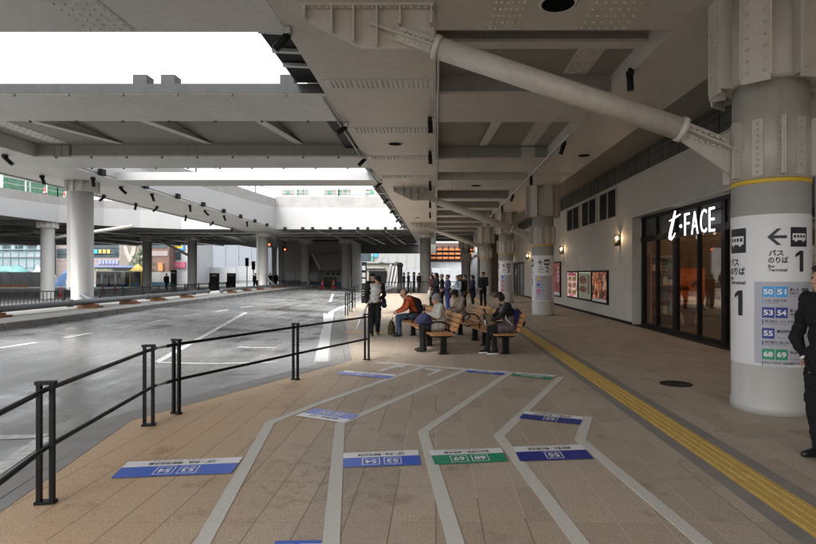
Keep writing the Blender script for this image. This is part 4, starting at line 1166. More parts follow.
for i, y in enumerate((13.2,14.6,18.7,21.2,23.6,26.5,33,36,39,43,47)):
    x = -11.98 - max(0,(y-20))*.036
    b = MB(); b.obox((x+.1,y,.48),(.55,.62,.06),.05*i); b.obox((x+.04,y,.54),(.40,.5,.06),-.1); 
    c = b.build('timber_block', M['block']); tag(c, f'brown timber block under the grey pipe, {ORD[i]} from the camera', 'timber block', 'timber blocks under the pipes')

# black picket fences beyond the island
def fence(p0, p1, zb, zt, label, n_step=.16):
    o = thing('picket_fence', label, 'fence', (*p0,zb)); o.location = (0,0,0)
    a, c = V((*p0,0)), V((*p1,0)); L = (c-a).length
    b = MB()
    for z in (zb+.12, zt): b.bar((a.x,a.y,z),(c.x,c.y,z),.05,.05)
    b.build('rail', M['blackmatt'], o)
    b = MB(); k = int(L/n_step)
    for i in range(k):
        q = a.lerp(c,(i+.5)/k); b.box(q.x-.012,q.x+.012,q.y-.012,q.y+.012,zb+.12,zt)
    b.build('pickets', M['blackmatt'], o)
    k = max(1,round(L/2.6))
    for i in range(k+1):
        q = a.lerp(c,i/k); b = MB(); b.box(q.x-.04,q.x+.04,q.y-.04,q.y+.04,zb-.02,zt+.06); b.build('post', M['blackmatt'], o)
fence((-26.5,24.5),(-18.6,27.2),-.1,.74,'black picket fence at the far left behind the grey pipe')
fence((-17.3,28),(-18.9,41),-.1,.78,'black picket fence right of the nearest island column')
fence((-18.9,41.3),(-20.0,52),-.1,.76,'black picket fence in front of the two dark standing signs')
fence((-19.9,52.5),(-13.6,58),-.05,.85,'far black picket fence behind the corner column')
# ================================================================== BEYOND THE ISLAND
def span(px0, px1, py0, py1, Y):
    a, c = at_y(px0,py1,Y), at_y(px1,py0,Y); return a.x, c.x, a.z, c.z
def C3(name, c, **k):
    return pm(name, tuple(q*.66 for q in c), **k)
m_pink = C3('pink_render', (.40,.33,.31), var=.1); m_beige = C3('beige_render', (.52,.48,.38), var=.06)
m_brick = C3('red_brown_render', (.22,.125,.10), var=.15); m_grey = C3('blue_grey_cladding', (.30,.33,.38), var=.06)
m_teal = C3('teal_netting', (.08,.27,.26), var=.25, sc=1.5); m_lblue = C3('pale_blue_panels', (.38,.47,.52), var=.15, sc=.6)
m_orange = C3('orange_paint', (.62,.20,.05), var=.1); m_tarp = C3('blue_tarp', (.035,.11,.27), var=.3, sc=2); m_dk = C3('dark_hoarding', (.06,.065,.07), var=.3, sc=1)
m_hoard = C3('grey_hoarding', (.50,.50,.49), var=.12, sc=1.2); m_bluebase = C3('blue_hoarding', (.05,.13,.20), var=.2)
m_leafpot = None
def building(name, label, px0, px1, py0, py1, Y, depth, m, zb=-.1):
    x0, x1, z0, z1 = span(px0,px1,py0,py1,Y)
    o = thing(name, label, 'building', (x0,Y,zb)); o.location = (0,0,0)
    b = MB(); b.box(x0,x1,Y,Y+depth,zb,z1); b.build('wall', m, o); return o
def front(o, name, px0, px1, py0, py1, Y, m, th=.12, out=.0):
    x0, x1, z0, z1 = span(px0,px1,py0,py1,Y); b = MB(); b.box(x0,x1,Y-th-out,Y-.002-out,z0,z1); return b.build(name, m, o)
# scaffolded building, far left
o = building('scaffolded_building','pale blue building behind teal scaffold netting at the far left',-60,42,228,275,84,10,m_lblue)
front(o,'netting',18,41,232,242,84,m_teal,.3); front(o,'netting',-60,8,234,240,84,m_teal,.3)
for k in range(7): front(o,'window',-50+13*k,-42+13*k,245,251,84,M['glass_far'],.05)
for k in range(3): front(o,'floor_band',-60,42,242+7*k,243.2+7*k,84,M['far_white'],.2)
b = MB()
x0,x1,z0,z1 = span(-60,42,230,275,83)
for k in range(14): b.tube([(x0+(x1-x0)*k/13,83,-.1),(x0+(x1-x0)*k/13,83,z1)], .05, 6)
for k in range(5): b.tube([(x0,83,1+k*1.4),(x1,83,1+k*1.4)], .05, 6)
b.build('scaffold', m_teal, o)
# pink shop building with big emblem wall
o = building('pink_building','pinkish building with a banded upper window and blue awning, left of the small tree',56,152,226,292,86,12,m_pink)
front(o,'window',92,119,245,257.5,86,M['glass_far'],.05)
x = 94
M['sign_gold'] = pm('gold_sign', (.42,.34,.10), .5)
for mt, w in (('cyan',4),('sign_gold',3),('sign_gold',3),('sign_gold',3)):
    front(o,'window_sign',x,x+w,249.5,253.5,86,M[mt],.1,.06); x += w+1.2
front(o,'window',57,68,249,258,86,M['glass_far'],.05)
front(o,'awning',94,146,265.8,267.4,86,pm('awning_blue',(.16,.2,.38),.6),.9)
for k in range(5): front(o,'storey_joint',57,150,236+6.1*k,236.4+6.1*k,86,M['concrete'],.05)
front(o,'shop_window',96,112,268.4,274,86,pm('shop_glow', (.5,.5,.3), .4, .3, 2),.06); front(o,'shop_window',114,132,269,276,86,M['glass_far'],.06)
b = MB()
for k in range(6):
    x0,x1,z0,z1 = span(99+k*3.4,101.6+k*3.4,260.4,264,86); b.box(x0,x1,85.85,85.99,z0,z1)
b.build('sign_letters', pm('letter_blue',(.25,.28,.5),.5), o)
front(o,'emblem_wall',121,139.5,238,266,86,pm('tan_wall', (.20,.17,.14), .7, .06),.1)
b = MB()
for s in (-1,1):
    pts = [at_y(130+s*a,y_,85.86) for a, y_ in ((7.2,241),(4.2,241),(1.2,252),(0,254.5),(0,262.5),(1.8,260.5),(5.4,252.5))]
    b.extr(pts, (0,-.06,0))
b.build('emblem', pm('emblem_stone', (.34,.315,.28), .6, .05), o)
# red-brown shop and white block with two signs
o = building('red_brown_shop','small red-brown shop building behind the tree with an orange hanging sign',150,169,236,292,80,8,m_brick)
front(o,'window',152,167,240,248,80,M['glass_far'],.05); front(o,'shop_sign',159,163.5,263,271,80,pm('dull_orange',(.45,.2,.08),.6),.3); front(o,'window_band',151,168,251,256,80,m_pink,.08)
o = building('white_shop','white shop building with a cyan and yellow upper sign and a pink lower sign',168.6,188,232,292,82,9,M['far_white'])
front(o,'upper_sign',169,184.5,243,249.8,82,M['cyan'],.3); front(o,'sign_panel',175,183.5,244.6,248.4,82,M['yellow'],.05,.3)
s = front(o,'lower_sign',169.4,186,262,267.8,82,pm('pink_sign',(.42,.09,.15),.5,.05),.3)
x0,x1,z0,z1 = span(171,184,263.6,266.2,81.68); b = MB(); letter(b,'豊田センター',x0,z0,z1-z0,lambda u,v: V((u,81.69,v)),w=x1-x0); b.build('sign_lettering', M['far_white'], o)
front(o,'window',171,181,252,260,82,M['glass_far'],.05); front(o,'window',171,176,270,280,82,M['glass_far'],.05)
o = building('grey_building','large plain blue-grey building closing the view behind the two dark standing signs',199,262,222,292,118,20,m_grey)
for k in range(5): front(o,'panel_joint',199+k*13,199.5+k*13,222,270,118,M['concrete'],.1)
o = building('glass_office','pale glass office block far away above the fascia at the sky opening',328,364,190,290,230,20,pm('pale_office',(.50,.54,.60),.4,.05))
for k in range(4): front(o,'window_band',329,363,192.5+4*k,194.5+4*k,230,pm('pale_glass',(.42,.5,.56),.3,.05),.2)
# hoardings
def hoarding(label, px0, px1, py0, py1, Y, m, base=None, pybase=None):
    x0,x1,z0,z1 = span(px0,px1,py0,py1,Y); o = thing('site_hoarding', label, 'hoarding', (x0,Y,-.1)); o.location = (0,0,0)
    b = MB(); n = max(2,int((x1-x0)/1.2))
    for k in range(n): b.box(x0+(x1-x0)*k/n+.012,x0+(x1-x0)*(k+1)/n-.012,Y,Y+.08,-.1,z1)
    b.build('panel', m, o)
    if base:
        zb = at_y(0,pybase,Y).z; b = MB(); b.box(x0,x1,Y-.06,Y-.002,-.12,zb); b.build('skirt', base, o)
    b = MB()
    for k in range(0,n+1,2): b.box(x0+(x1-x0)*k/n-.04,x0+(x1-x0)*k/n+.04,Y+.08,Y+.14,-.1,z1)
    b.build('post', M['galv'], o)
    return o
hoarding('dark site hoarding at the far left below the teal scaffolding',-60,41,272,295,69,m_dk)
hoarding('grey and white site hoarding with a blue skirt between the two left columns',96,125,271,294,69,m_hoard,m_bluebase,281.5)
hoarding('dark grey site hoarding with a blue skirt under the small tree',125,143.5,272,294,68.5,m_dk,m_bluebase,283)
hoarding('grey site hoarding right of the tree-side column',151.5,171,272,294,69.5,m_hoard,m_bluebase,282)
hoarding('white site hoarding behind the two dark standing signs',186,236,267.5,292,90,M['far_white'],M['green'],283)
hoarding('white slatted hoarding right of the dark standing signs',237,262,266,292,92,M['far_white'],M['green'],283.5)
hoarding('white hoarding behind the waiting queue, right of the central column',432,512,268,300,78,M['far_white'])
for i,(px,py) in enumerate(((247,262),(253.5,265.5))):
    p = at_y(px,py,64); b = MB(); b.box(p.x-.18,p.x+.18,63.9,64.1,p.z-.5,p.z+.5); b.tube([(p.x,64,p.z-.5),(p.x,64,-.1)],.06,8)
    tag(b.build('traffic_signal', M['blackmatt']), ('dark traffic signal on a post left of the corner column, larger one','small dark traffic signal on a post just left of the corner column')[i], 'traffic signal')
# piles under tarps and orange barriers
def tarp(px0, px1, py0, py1, Y, m, label):
    x0,x1,z0,z1 = span(px0,px1,py0,py1,Y); b = MB(); n, k = 14, 6
    g = [[None]*(k+1) for _ in range(n+1)]
    for i in range(n+1):
        for j in range(k+1):
            u, v = i/n, j/k; hgt = math.sin(math.pi*v)**.5*math.sin(math.pi*u)**.4 if 0 < u < 1 and 0 < v < 1 else 0
            g[i][j] = b.bm.verts.new((x0+(x1-x0)*u, Y+3*v, -.1+(z1+.1)*hgt*(1+.25*noise.noise(V((u*5,v*4,Y))))))
    for i in range(n):
        for j in range(k): b.bm.faces.new([g[i][j],g[i+1][j],g[i+1][j+1],g[i][j+1]])
    tag(b.build('covered_pile', m), label, 'covered pile')
tarp(-20,26,265,276,74,m_teal,'teal tarpaulin heap behind the dark hoarding at the far left')
tarp(22,46,266,284,73,pm('white_tarp',(.35,.37,.39),.6,.2,2),'white tarpaulin heap left of the dark column behind the nearest island column')
tarp(53,70,269,290,70,m_tarp,'blue tarpaulin heap seen between the dark column and the nearest island column')
for i,(px0,px1) in enumerate(((-16,-2),(0,12),(14,28))):
    x0,x1,z0,z1 = span(px0,px1,284.5,289,67); b = MB(); b.box(x0,x1,67,67.08,z0,z1); b.box(x0+.1,x0+.2,66.9,67.2,-.1,z0); b.box(x1-.2,x1-.1,66.9,67.2,-.1,z0)
    tag(b.build('site_barrier', m_orange), f'{("left","middle","right")[i]} orange site barrier before the dark hoarding', 'barrier', 'orange site barriers')
p = at_y(137.5,271,68); q = at_y(137.5,264,68)
b = MB(); b.hexa([(p.x-.75,67.5,p.z),(p.x+.75,67.5,p.z),(p.x+.75,68.7,p.z),(p.x-.75,68.7,p.z)],[(p.x-.05,68.05,q.z),(p.x+.05,68.05,q.z),(p.x+.05,68.15,q.z),(p.x-.05,68.15,q.z)])
for sx in (-.7,.7):
    for y in (67.55,68.65): b.box(p.x+sx-.03,p.x+sx+.03,y-.03,y+.03,-.1,p.z)
tag(b.build('canopy_tent', M['yellow']), 'yellow pointed canopy tent standing above the hoarding left of the tree-side column', 'tent')
# traffic cones
def cone(px, Y, zb, label):
    x = (px-CX)/F*Y; o = thing('traffic_cone', label, 'traffic cone', (x,Y,zb), 0, 'traffic cones on the roadway')
    b = MB(); b.box(-.2,.2,-.2,.2,0,.03); b.lathe((0,0,0), [(.15,.03),(.03,.72),(.02,.73)], 16); b.build('cone', M['red'], o)
    b = MB(); b.lathe((0,0,0), [(.122,.26),(.094,.42)], 16); b.build('white_band', M['far_white'], o)
cone(322.5,50,road_z(-11)-.0,'left red traffic cone at the dark far end of the road'); cone(333.5,50,road_z(-11),'right red traffic cone at the dark far end of the road')
cone(102.5,50,-.1,'red traffic cone in front of the grey and white hoarding, left one'); cone(115,51,-.1,'red traffic cone in front of the grey and white hoarding, right one')
cone(61,40,-.1,'red traffic cone between the dark column and the nearest island column')
# standing sign boards
def board(px0, px1, py0, Y, zb, label, cat='sign board'):
    x0,x1,z0,z1 = span(px0,px1,py0,290,Y); o = thing('sign_board', label, cat, ((x0+x1)/2,Y,zb)); w = (x1-x0)/2
    b = MB(); b.box(-w,w,-.07,.07,.12,z1-zb); b.build('panel', M['blackmatt'], o, .01)
    b = MB(); b.box(-w*.9,w*.9,-.15,.15,0,.12); b.build('base', M['black'], o)
    b = MB(); f = lambda u,v: V((u,-.074,v)); patch(b,-w*.6,w*.6,(z1-zb)*.84,(z1-zb)*.9,f)
    for k in range(3): patch(b,-w*.6,w*.2,(z1-zb)*(.3-.06*k),(z1-zb)*(.315-.06*k),f)
    b.build('print', M['concrete'], o)
board(209.8,219,273.2,52,-.1,'black standing sign board on the far side of the island, left one of the pair')
board(227.2,235.6,273.2,54,-.1,'black standing sign board on the far side of the island, right one of the pair')
board(171,176.5,270,50,-.1,'narrow black standing sign beside a dark figure, left of the column with the tie strut')
board(361.5,366.5,262,30,0,'tall thin black sign post with white plates behind the man in the cap','sign post')
board(397.5,402.5,264,44,0,'tall dark sign post with a round top behind the seated man in orange','sign post')
board(412.8,415.3,272,46,0,'thin dark sign post left of the dark central column','sign post')
p = at_y(400,265.5,43.9); b = MB(); b.cyl((p.x,43.86,p.z),(p.x,43.94,p.z),.26,None,20)
o = b.build('round_sign', M['blackmatt']); tag(o,'dark round disc on top of the post behind the man in orange','bus stop sign')
for i, (px,py) in enumerate(((363.8,268),(363.8,275),(363.8,281))):
    p = at_y(px,py,29.91); b = MB(); b.box(p.x-.09,p.x+.09,29.90,29.925,p.z-.12,p.z+.12)
    tag(b.build('notice_plate', M['far_white']), f'{("top","middle","lowest")[i]} white plate on the tall thin post behind the man in the cap', 'notice')
# lit signal lamps hanging below the deck
def siglamp(px, py, Y, label):
    p = at_y(px,py,Y); b = MB(); b.box(p.x-.14,p.x+.14,Y,Y+.2,p.z-.12,p.z+.12); b.box(p.x-.03,p.x+.03,Y+.08,Y+.14,p.z+.12,5.0)
    o = b.build('signal_lamp', M['blackmatt']); tag(o, label, 'signal lamp')
    b = MB(); b.cyl((p.x,Y-.03,p.z),(p.x,Y-.002,p.z),.09,None,14); b.build('lens', em('red_glow',(1,.10,.03),1.8), o)
siglamp(269.3,244.5,48,'lit orange-red signal lamp hanging right of the corner column')
siglamp(285,249.5,57,'smaller lit red signal lamp hanging farther under the far deck')
# dim station hall under the far deck
st = building('station_hall','dim concrete station hall under the far deck with ramps and low windows',284,352,240,292,58,7,pm('dim_concrete',(.30,.285,.26),.8,.15,.8))
front(st,'window',285.5,295,273,281.5,58,M['far_white'],.08); front(st,'window',297,303,273,281.5,58,M['far_white'],.08); front(st,'window',311.5,318,273.5,281,58,M['far_white'],.08)
front(st,'blue_skirt',284,352,281.8,286,58,pm('blue_skirt',(.04,.10,.15),.6),.1)
for px in (327,332,337,341.5): front(st,'slot',px,px+2.6,273,275,58,M['blackmatt'],.06)
b = MB(); x0,x1,z0,z1 = span(324,336,277,288,57.8); b.box(x0,x1,57.7,57.99,0,z1); b.build('gate', M['concrete_dark'], st)
def ramp_(pts, Y, d, m, label):
    b = MB(); b.extr([at_y(px,py,Y) for px,py in pts],(0,d,0)); tag(b.build('stair_flight', m), label, 'stairs')
ramp_([(294,254),(303,254),(303,271),(299,271)],55.6,2,pm('ramp_soffit',(.22,.21,.19),.8),'dark underside of a stair flight left of the dim far column')
ramp_([(313,255),(348,254),(348,270),(322,270.5),(320,268)],55.6,2,pm('ramp_soffit_dark',(.16,.155,.14),.8),'dark sloping underside of the wide stair flight left of the beige stairs')
ramp_([(311.5,254),(313.5,254),(321.5,269),(319,269.5)],55.3,.25,M['far_white'],'thin white sloping handrail wall beside the dim far column')
# beige escalator block
esc = thing('escalator_block','beige escalator and stair block with dark openings left of the central column','escalator building',(-6,72,0)); esc.location = (0,0,0)
b = MB(); Y = 72
b.extr([at_y(*q,Y) for q in ((350,291),(350,275),(356,270),(363,268),(366,262),(396,262),(396,291))],(0,5,0)); b.build('wall', m_beige, esc)
b = MB(); x0,x1,z0,z1 = span(369,387,271,290,Y); b.box(x0,x1,Y-.05,Y-.003,0,z1); x0,x1,z0,z1 = span(352,360,277,290,Y); b.box(x0,x1,Y-.05,Y-.003,0,z1); b.build_each('opening', M['blackmatt'], esc)
b = MB()
for (x0_,y0_),(x1_,y1_) in (((352,281),(357,266)),((380,262),(385,254)),((386,290),(391,264))):
    b.bar(at_y(x0_,y0_,Y-.3), at_y(x1_,y1_,Y-.3), .35,.3)
b.build_each('balustrade', M['far_white'], esc)
b = MB()
for k in range(4):
    b.bar(at_y(389+3.2*k,290,Y-.6), at_y(393.5+3.2*k,266,Y-.6), .14,.2)
b.build_each('escalator_side', M['steel_pale'], esc)
b = MB(); b.bar(at_y(386,290,Y+.3), at_y(398,262,Y+.3), 1.2, .5); b.build('escalator_flight', M['concrete_dark'], esc)
b = MB(); x0,x1,z0,z1 = span(350,396,262,263.2,Y-.1); b.box(x0,x1,Y-.25,Y-.01,z0,z1); x0,x1,z0,z1 = span(363,385,267,268.4,Y-.1); b.box(x0,x1,Y-.25,Y-.01,z0,z1); b.build_each('ledge', M['far_white'], esc)
ob = building('office_building','pale building with dark upper windows and a blue sign above the beige escalator block',350,430,240,292,88,10,pm('pale_cladding',(.27,.27,.265),.6,.06))
front(ob,'window',359,371,250,261,88,M['glass_far'],.06); front(ob,'blue_sign',374,377.5,249,257,88,M['cyan'],.2); front(ob,'pillar',371.5,373.5,243,262,88,M['far_white'],.3); front(ob,'cornice',350,430,243,245,88,M['far_white'],.4)
front(ob,'green_sign',372,373.4,256,261,88,M['green'],.4)
for k in range(5): front(ob,'panel_joint',388+9*k,388.6+9*k,246,275,88,M['concrete'],.05)
hoarding('white hoarding left of the dark central column, behind the thin sign post',400,431,270,296,80,M['far_white'],M['blue'],287)
# orange railed building and arched panel for the bright gap on the right
ogb = building('orange_trim_building','building with orange balcony bands behind the waiting queue',424,475,243,275,100,10,pm('brown_wall',(.10,.06,.05),.7,.2))
for k in range(3): front(ogb,'balcony_band',428,474,248.5+4.2*k,250.6+4.2*k,100,m_orange,.8)
for k in range(8): front(ogb,'mullion',430+6*k,430.8+6*k,246,261,100,M['blackmatt'],.9)
front(ogb,'shop_band',426,474,262,270,100,M['far_white'],.3)
arch = thing('arched_gap_screen','arched pale panel standing in for the bright gap between the far pillars','wall',(5,70,0)); arch.location = (0,0,0)
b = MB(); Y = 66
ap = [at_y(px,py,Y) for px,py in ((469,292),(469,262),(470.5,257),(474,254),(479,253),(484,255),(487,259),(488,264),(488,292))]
b.extr(ap,(0,-.1,0)); b.build('bright_gap_panel', M['far_white'], arch)  # pale colour stands in for the bright view between the pillars
b = MB()
for i in range(1,7): b.bar(ap[i]+V((0,-.1,0)), ap[i+1]+V((0,-.1,0)), .3,.35)
b.build('arch_frame', M['concrete'], arch)
# black railings and small street things by the far end of the pavement
fence((-4.4,41),(3.0,44),0,.95,'black railing across the far end of the pavement behind the queue',.2)
# green hoarding and cones on top of the upper walkway, left
gh = thing('green_fence','green and white mesh fence on the far left upper walkway','fence',(-26,33,6.7)); gh.location = (0,0,0)
for k in range(9):
    p0 = (-33+k*1.15,24+k*1.35) if k < 5 else (-27.6+(k-5)*.9,31+(k-5)*2.0)
for k in range(10):
    y0 = 22+k*1.9; x0 = -27.6 if y0 < 32 else -26.6
    b = MB(); b.box(x0,x0+.05,y0,y0+1.75,6.7,7.75); b.build('mesh_panel', pm('green_mesh',(.10,.24,.15),.7,.4,5) if k == 0 else bpy.data.materials['green_mesh'], gh)
b = MB()
for k in range(11): b.box(-27.65,-27.58,21.9+k*1.9,21.98+k*1.9,6.5,7.85)
b.build('post', M['far_white'], gh)
cone(45,36,6.62,'orange cone on the upper walkway left of the nearest island column'); cone(64.5,38,6.62,'orange cone on the upper walkway just left of the nearest island column')

# ------------------------------------------------------------------ small conical tree
def tree(x, y, zb, h, r, label):
    o = thing('conifer_tree', label, 'tree', (x,y,zb))
    b = MB(); b.tube([(0,0,0),(.02,0,h*.5),(0,0,h*.95)], [.13,.09,.02], 8)
    for k in range(16):
        a = k*2.4; z = h*(.2+.7*k/16); q = r*(1-k/18); b.tube([(0,0,z),(math.cos(a)*q,math.sin(a)*q,z-.1)], [.03,.008], 5)
    b.build('trunk', pm('bark',(.09,.06,.04),.9), o)
    m, t, bs = nt('foliage'); n = noise_t(t, coords(t), 2.5, 3); rr = ramp(t, n, [(.3,(.035,.075,.03)),(.7,(.085,.15,.055))]); t.links.new(rr.outputs[0], bs.inputs['Base Color']); bs.inputs['Roughness'].default_value = .6
    b = MB(); rnd = random.Random(4)
    for k in range(6500):
        u = rnd.random(); z = h*(.16+.84*u); a = rnd.uniform(0,6.283); tier = .72+.28*math.sin(u*34)
        q = r*(1-u)**.85*tier*rnd.uniform(.35,1.08)
        if noise.noise(V((math.cos(a)*1.5,math.sin(a)*1.5,z*.9))) < -.25: continue
        c = V((math.cos(a)*q,math.sin(a)*q,z-.12*q)); s = rnd.uniform(.05,.12)
        e1_ = V((rnd.uniform(-1,1),rnd.uniform(-1,1),rnd.uniform(-.5,.5))).normalized()*s; e2_ = V((rnd.uniform(-1,1),rnd.uniform(-1,1),rnd.uniform(-1,1))).normalized()*s*.6
        b.quad([c-e1_,c+e2_,c+e1_,c-e2_])
    b.build('crown', m, o)
p = at_y(143,300,75); tree(p.x,75,-.1,6.2,3.0,'small green conical tree behind the hoarding and the pale column')

# grey site cabins standing before the hoarding
def cabin(px0, px1, label):
    x0,x1,z0,z1 = span(px0,px1,271.5,284,67.6); o = thing('site_cabin', label, 'cabin', (x0,67.4,-.1), 0, 'site cabins beyond the island'); o.location = (0,0,0)
    b = MB(); b.box(x0,x1,67.4,68.2,z0,z1); b.build('body', m_hoard, o, .03)
    b = MB(); w_ = x1-x0; b.box(x0+w_*.12,x0+w_*.32,67.37,67.399,z1-.75,z1-.3); b.box(x0+w_*.66,x0+w_*.86,67.37,67.399,z1-.75,z1-.3); b.build_each('window', M['glass_far'], o)
    b = MB(); b.box(x0+w_*.42,x0+w_*.58,67.37,67.399,z0+.1,z1-.25); b.build('door', M['galv'], o)
    b = MB(); b.box(x0,x1,67.45,68.1,-.1,z0); b.build('plinth', m_bluebase, o)
cabin(97,109,'grey site cabin right of the big island column, the left one of two')
cabin(110.5,122.5,'grey site cabin left of the yellow tent, the right one of two')
# ================================================================== BENCHES
BD = V((-.235,.972,0))            # the benches' length
BTH = math.atan2(.972,-.235)      # local +x runs away from the camera, sitters face -y local... set below
ROTB = R(-76.4)                   # local -y looks towards the bus bay
def bench(x, y, L, label):
    o = thing('bench', label, 'bench', (x,y,0), ROTB, 'timber benches on the pavement')
    for k in range(5):
        b = MB(); yk = -.25+k*.095; b.box(-L/2,L/2,yk-.042,yk+.042,.395,.425); b.build('seat_slat', M['wood'], o, .006)
    for k in range(4):
        b = MB(); z = .50+k*.092; yb = .215+k*.032
        b.obox((0,yb,z),(L,.026,.082),0,R(-19)); b.build('back_slat', M['wood'], o, .006)
    for sx in (-L/2+.26, L/2-.26):
        b = MB(); b.box(sx-.045,sx+.045,-.06,.06,0,.36); b.box(sx-.09,sx+.09,-.10,.10,0,.012)
        b.build('leg', M['black'], o, .004)
        b = MB()
        b.tube([(sx,-.29,.385),(sx,-.2,.365),(sx,0,.35),(sx,.16,.365),(sx,.225,.43),(sx,.26,.55),(sx,.335,.80)], [.018,.025,.03,.028,.024,.022,.016], 8)
        b.build('seat_bracket', M['black'], o)
    for sx in ((-L/2+.52, L/2-.52) if L > 1.6 else (0,)):
        b = MB(); pts = [(sx,-.22,.42),(sx,-.22,.52),(sx,-.19,.59),(sx,-.12,.625),(sx,.0,.63),(sx,.10,.61),(sx,.17,.55),(sx,.20,.46)]
        for i in range(len(pts)-1): b.bar(pts[i],pts[i+1],.045,.018,(1,0,0)) if False else None
        b.tube(pts,.017,8); b.build('armrest', M['black'], o)
    return o
bench(.0,11.72,1.82,'timber bench with black legs holding the person in the grey knitted hat')
bench(-.45,13.75,1.82,'timber bench behind, holding the man in the orange jacket')
bench(1.27,11.75,1.82,'timber bench on the right holding the woman with the navy backpack')
bench(.80,13.95,1.82,'timber bench with an empty end, behind the woman with the navy backpack')

# ================================================================== PEOPLE
skin = pm('skin', (.46,.27,.19), .5, .06, 20)
def cloth(name, c, sc=14): return pm(name, c, .85, .22, sc, .25, 90, spec=.25)
CL = {}
def cl(name, c):
    if name not in CL: CL[name] = cloth(name, c)
    return CL[name]
def remesh(mb, name, m, vox, parent=None, it=3, fac=.5, wr=0.0):
    me = bpy.data.meshes.new(name); mb.bm.to_mesh(me); mb.bm.free()
    o = bpy.data.objects.new(name, me); COL.objects.link(o)
    r = o.modifiers.new('r','REMESH'); r.mode = 'VOXEL'; r.voxel_size = vox; r.use_smooth_shade = True
    if it: s = o.modifiers.new('s','SMOOTH'); s.factor = fac; s.iterations = it
    if wr:                                               # folds in the cloth
        for sz, k in ((.085,1.0),(.035,.45)):
            tx = bpy.data.textures.new('folds','CLOUDS'); tx.noise_scale = sz; tx.noise_depth = 1
            dm = o.modifiers.new('d','DISPLACE'); dm.texture = tx; dm.texture_coords = 'LOCAL'; dm.strength = wr*2.4*k; dm.mid_level = .5
    dg = bpy.context.evaluated_depsgraph_get(); nm = bpy.data.meshes.new_from_object(o.evaluated_get(dg))
    o.modifiers.clear(); o.data = nm; bpy.data.meshes.remove(me); nm.name = name
    nm.materials.clear(); nm.materials.append(m)
    for p in nm.polygons: p.use_smooth = True
    if parent is not None: o.parent = parent
    return o
def rot_e(yaw=0, pitch=0, roll=0):    # head turn; + yaw turns to the figure's left, + pitch looks down
    return (Matrix.Rotation(R(yaw),3,'Z') @ Matrix.Rotation(R(pitch),3,'X') @ Matrix.Rotation(R(roll),3,'Y'))
def STAND():
    return dict(pelvis=(0,0,.93),waist=(0,0,1.07),chest=(0,-.005,1.27),neck=(0,.01,1.44),head=(0,-.02,1.585),
      shR=(-.185,.0,1.385),elR=(-.225,.03,1.10),wrR=(-.215,-.06,.86),shL=(.185,.0,1.385),elL=(.225,.03,1.10),wrL=(.215,-.06,.86),
      hipR=(-.09,0,.92),knR=(-.10,-.02,.50),anR=(-.105,.02,.085),hipL=(.09,0,.92),knL=(.10,-.02,.50),anL=(.105,.02,.085))
def SIT():
    return dict(pelvis=(0,.03,.54),waist=(0,.05,.68),chest=(0,.02,.88),neck=(0,-.01,1.05),head=(0,-.055,1.19),
      shR=(-.185,.0,1.0),elR=(-.22,-.08,.75),wrR=(-.10,-.30,.68),shL=(.185,.0,1.0),elL=(.22,-.08,.75),wrL=(.10,-.30,.68),
      hipR=(-.09,.02,.53),knR=(-.10,-.40,.51),anR=(-.10,-.38,.085),hipL=(.09,.02,.53),knL=(.10,-.40,.51),anL=(.10,-.38,.085))
def hand(b, wr, el, side, curl=.5, s=1.0, palm_dir=None):
    wr, el = V(wr), V(el); d = (wr-el).normalized()
    n = V(palm_dir) if palm_dir else V((-side*.9,-.2,-.1))     # palm normal (towards the body)
    n = (n - d*n.dot(d)).normalized(); t = d.cross(n).normalized()
    if t.y > 0: t = -t                                          # thumb side points forward
    pc = wr + d*.048*s
    b.cap(wr, wr+d*.03*s, .024*s, .028*s)
    m = Matrix((t, d, n)).transposed()
    b.ball(pc, (.040*s,.048*s,.017*s), m)
    for k, ln in enumerate((.070,.078,.073,.058)):
        o = t*(.030-.020*k)*s; p = wr + d*.088*s + o; dd = d
        for j, f in enumerate((.45,.32,.26)):
            ang = curl*(.45+.55*j); dd2 = (d*math.cos(ang)+n*math.sin(ang)).normalized()
            q = p + dd2*ln*f*s; b.cap(p, q, (.0092-.0012*j)*s, (.0085-.0012*j)*s); p = q
    p = wr + d*.03*s + t*.030*s; q = p + (t*.75+d*.65+n*.25).normalized()*.042*s; b.cap(p,q,.012*s,.0105*s); b.cap(q,q+(t*.25+d*.9+n*.4).normalized()*.033*s,.0105*s,.008*s)
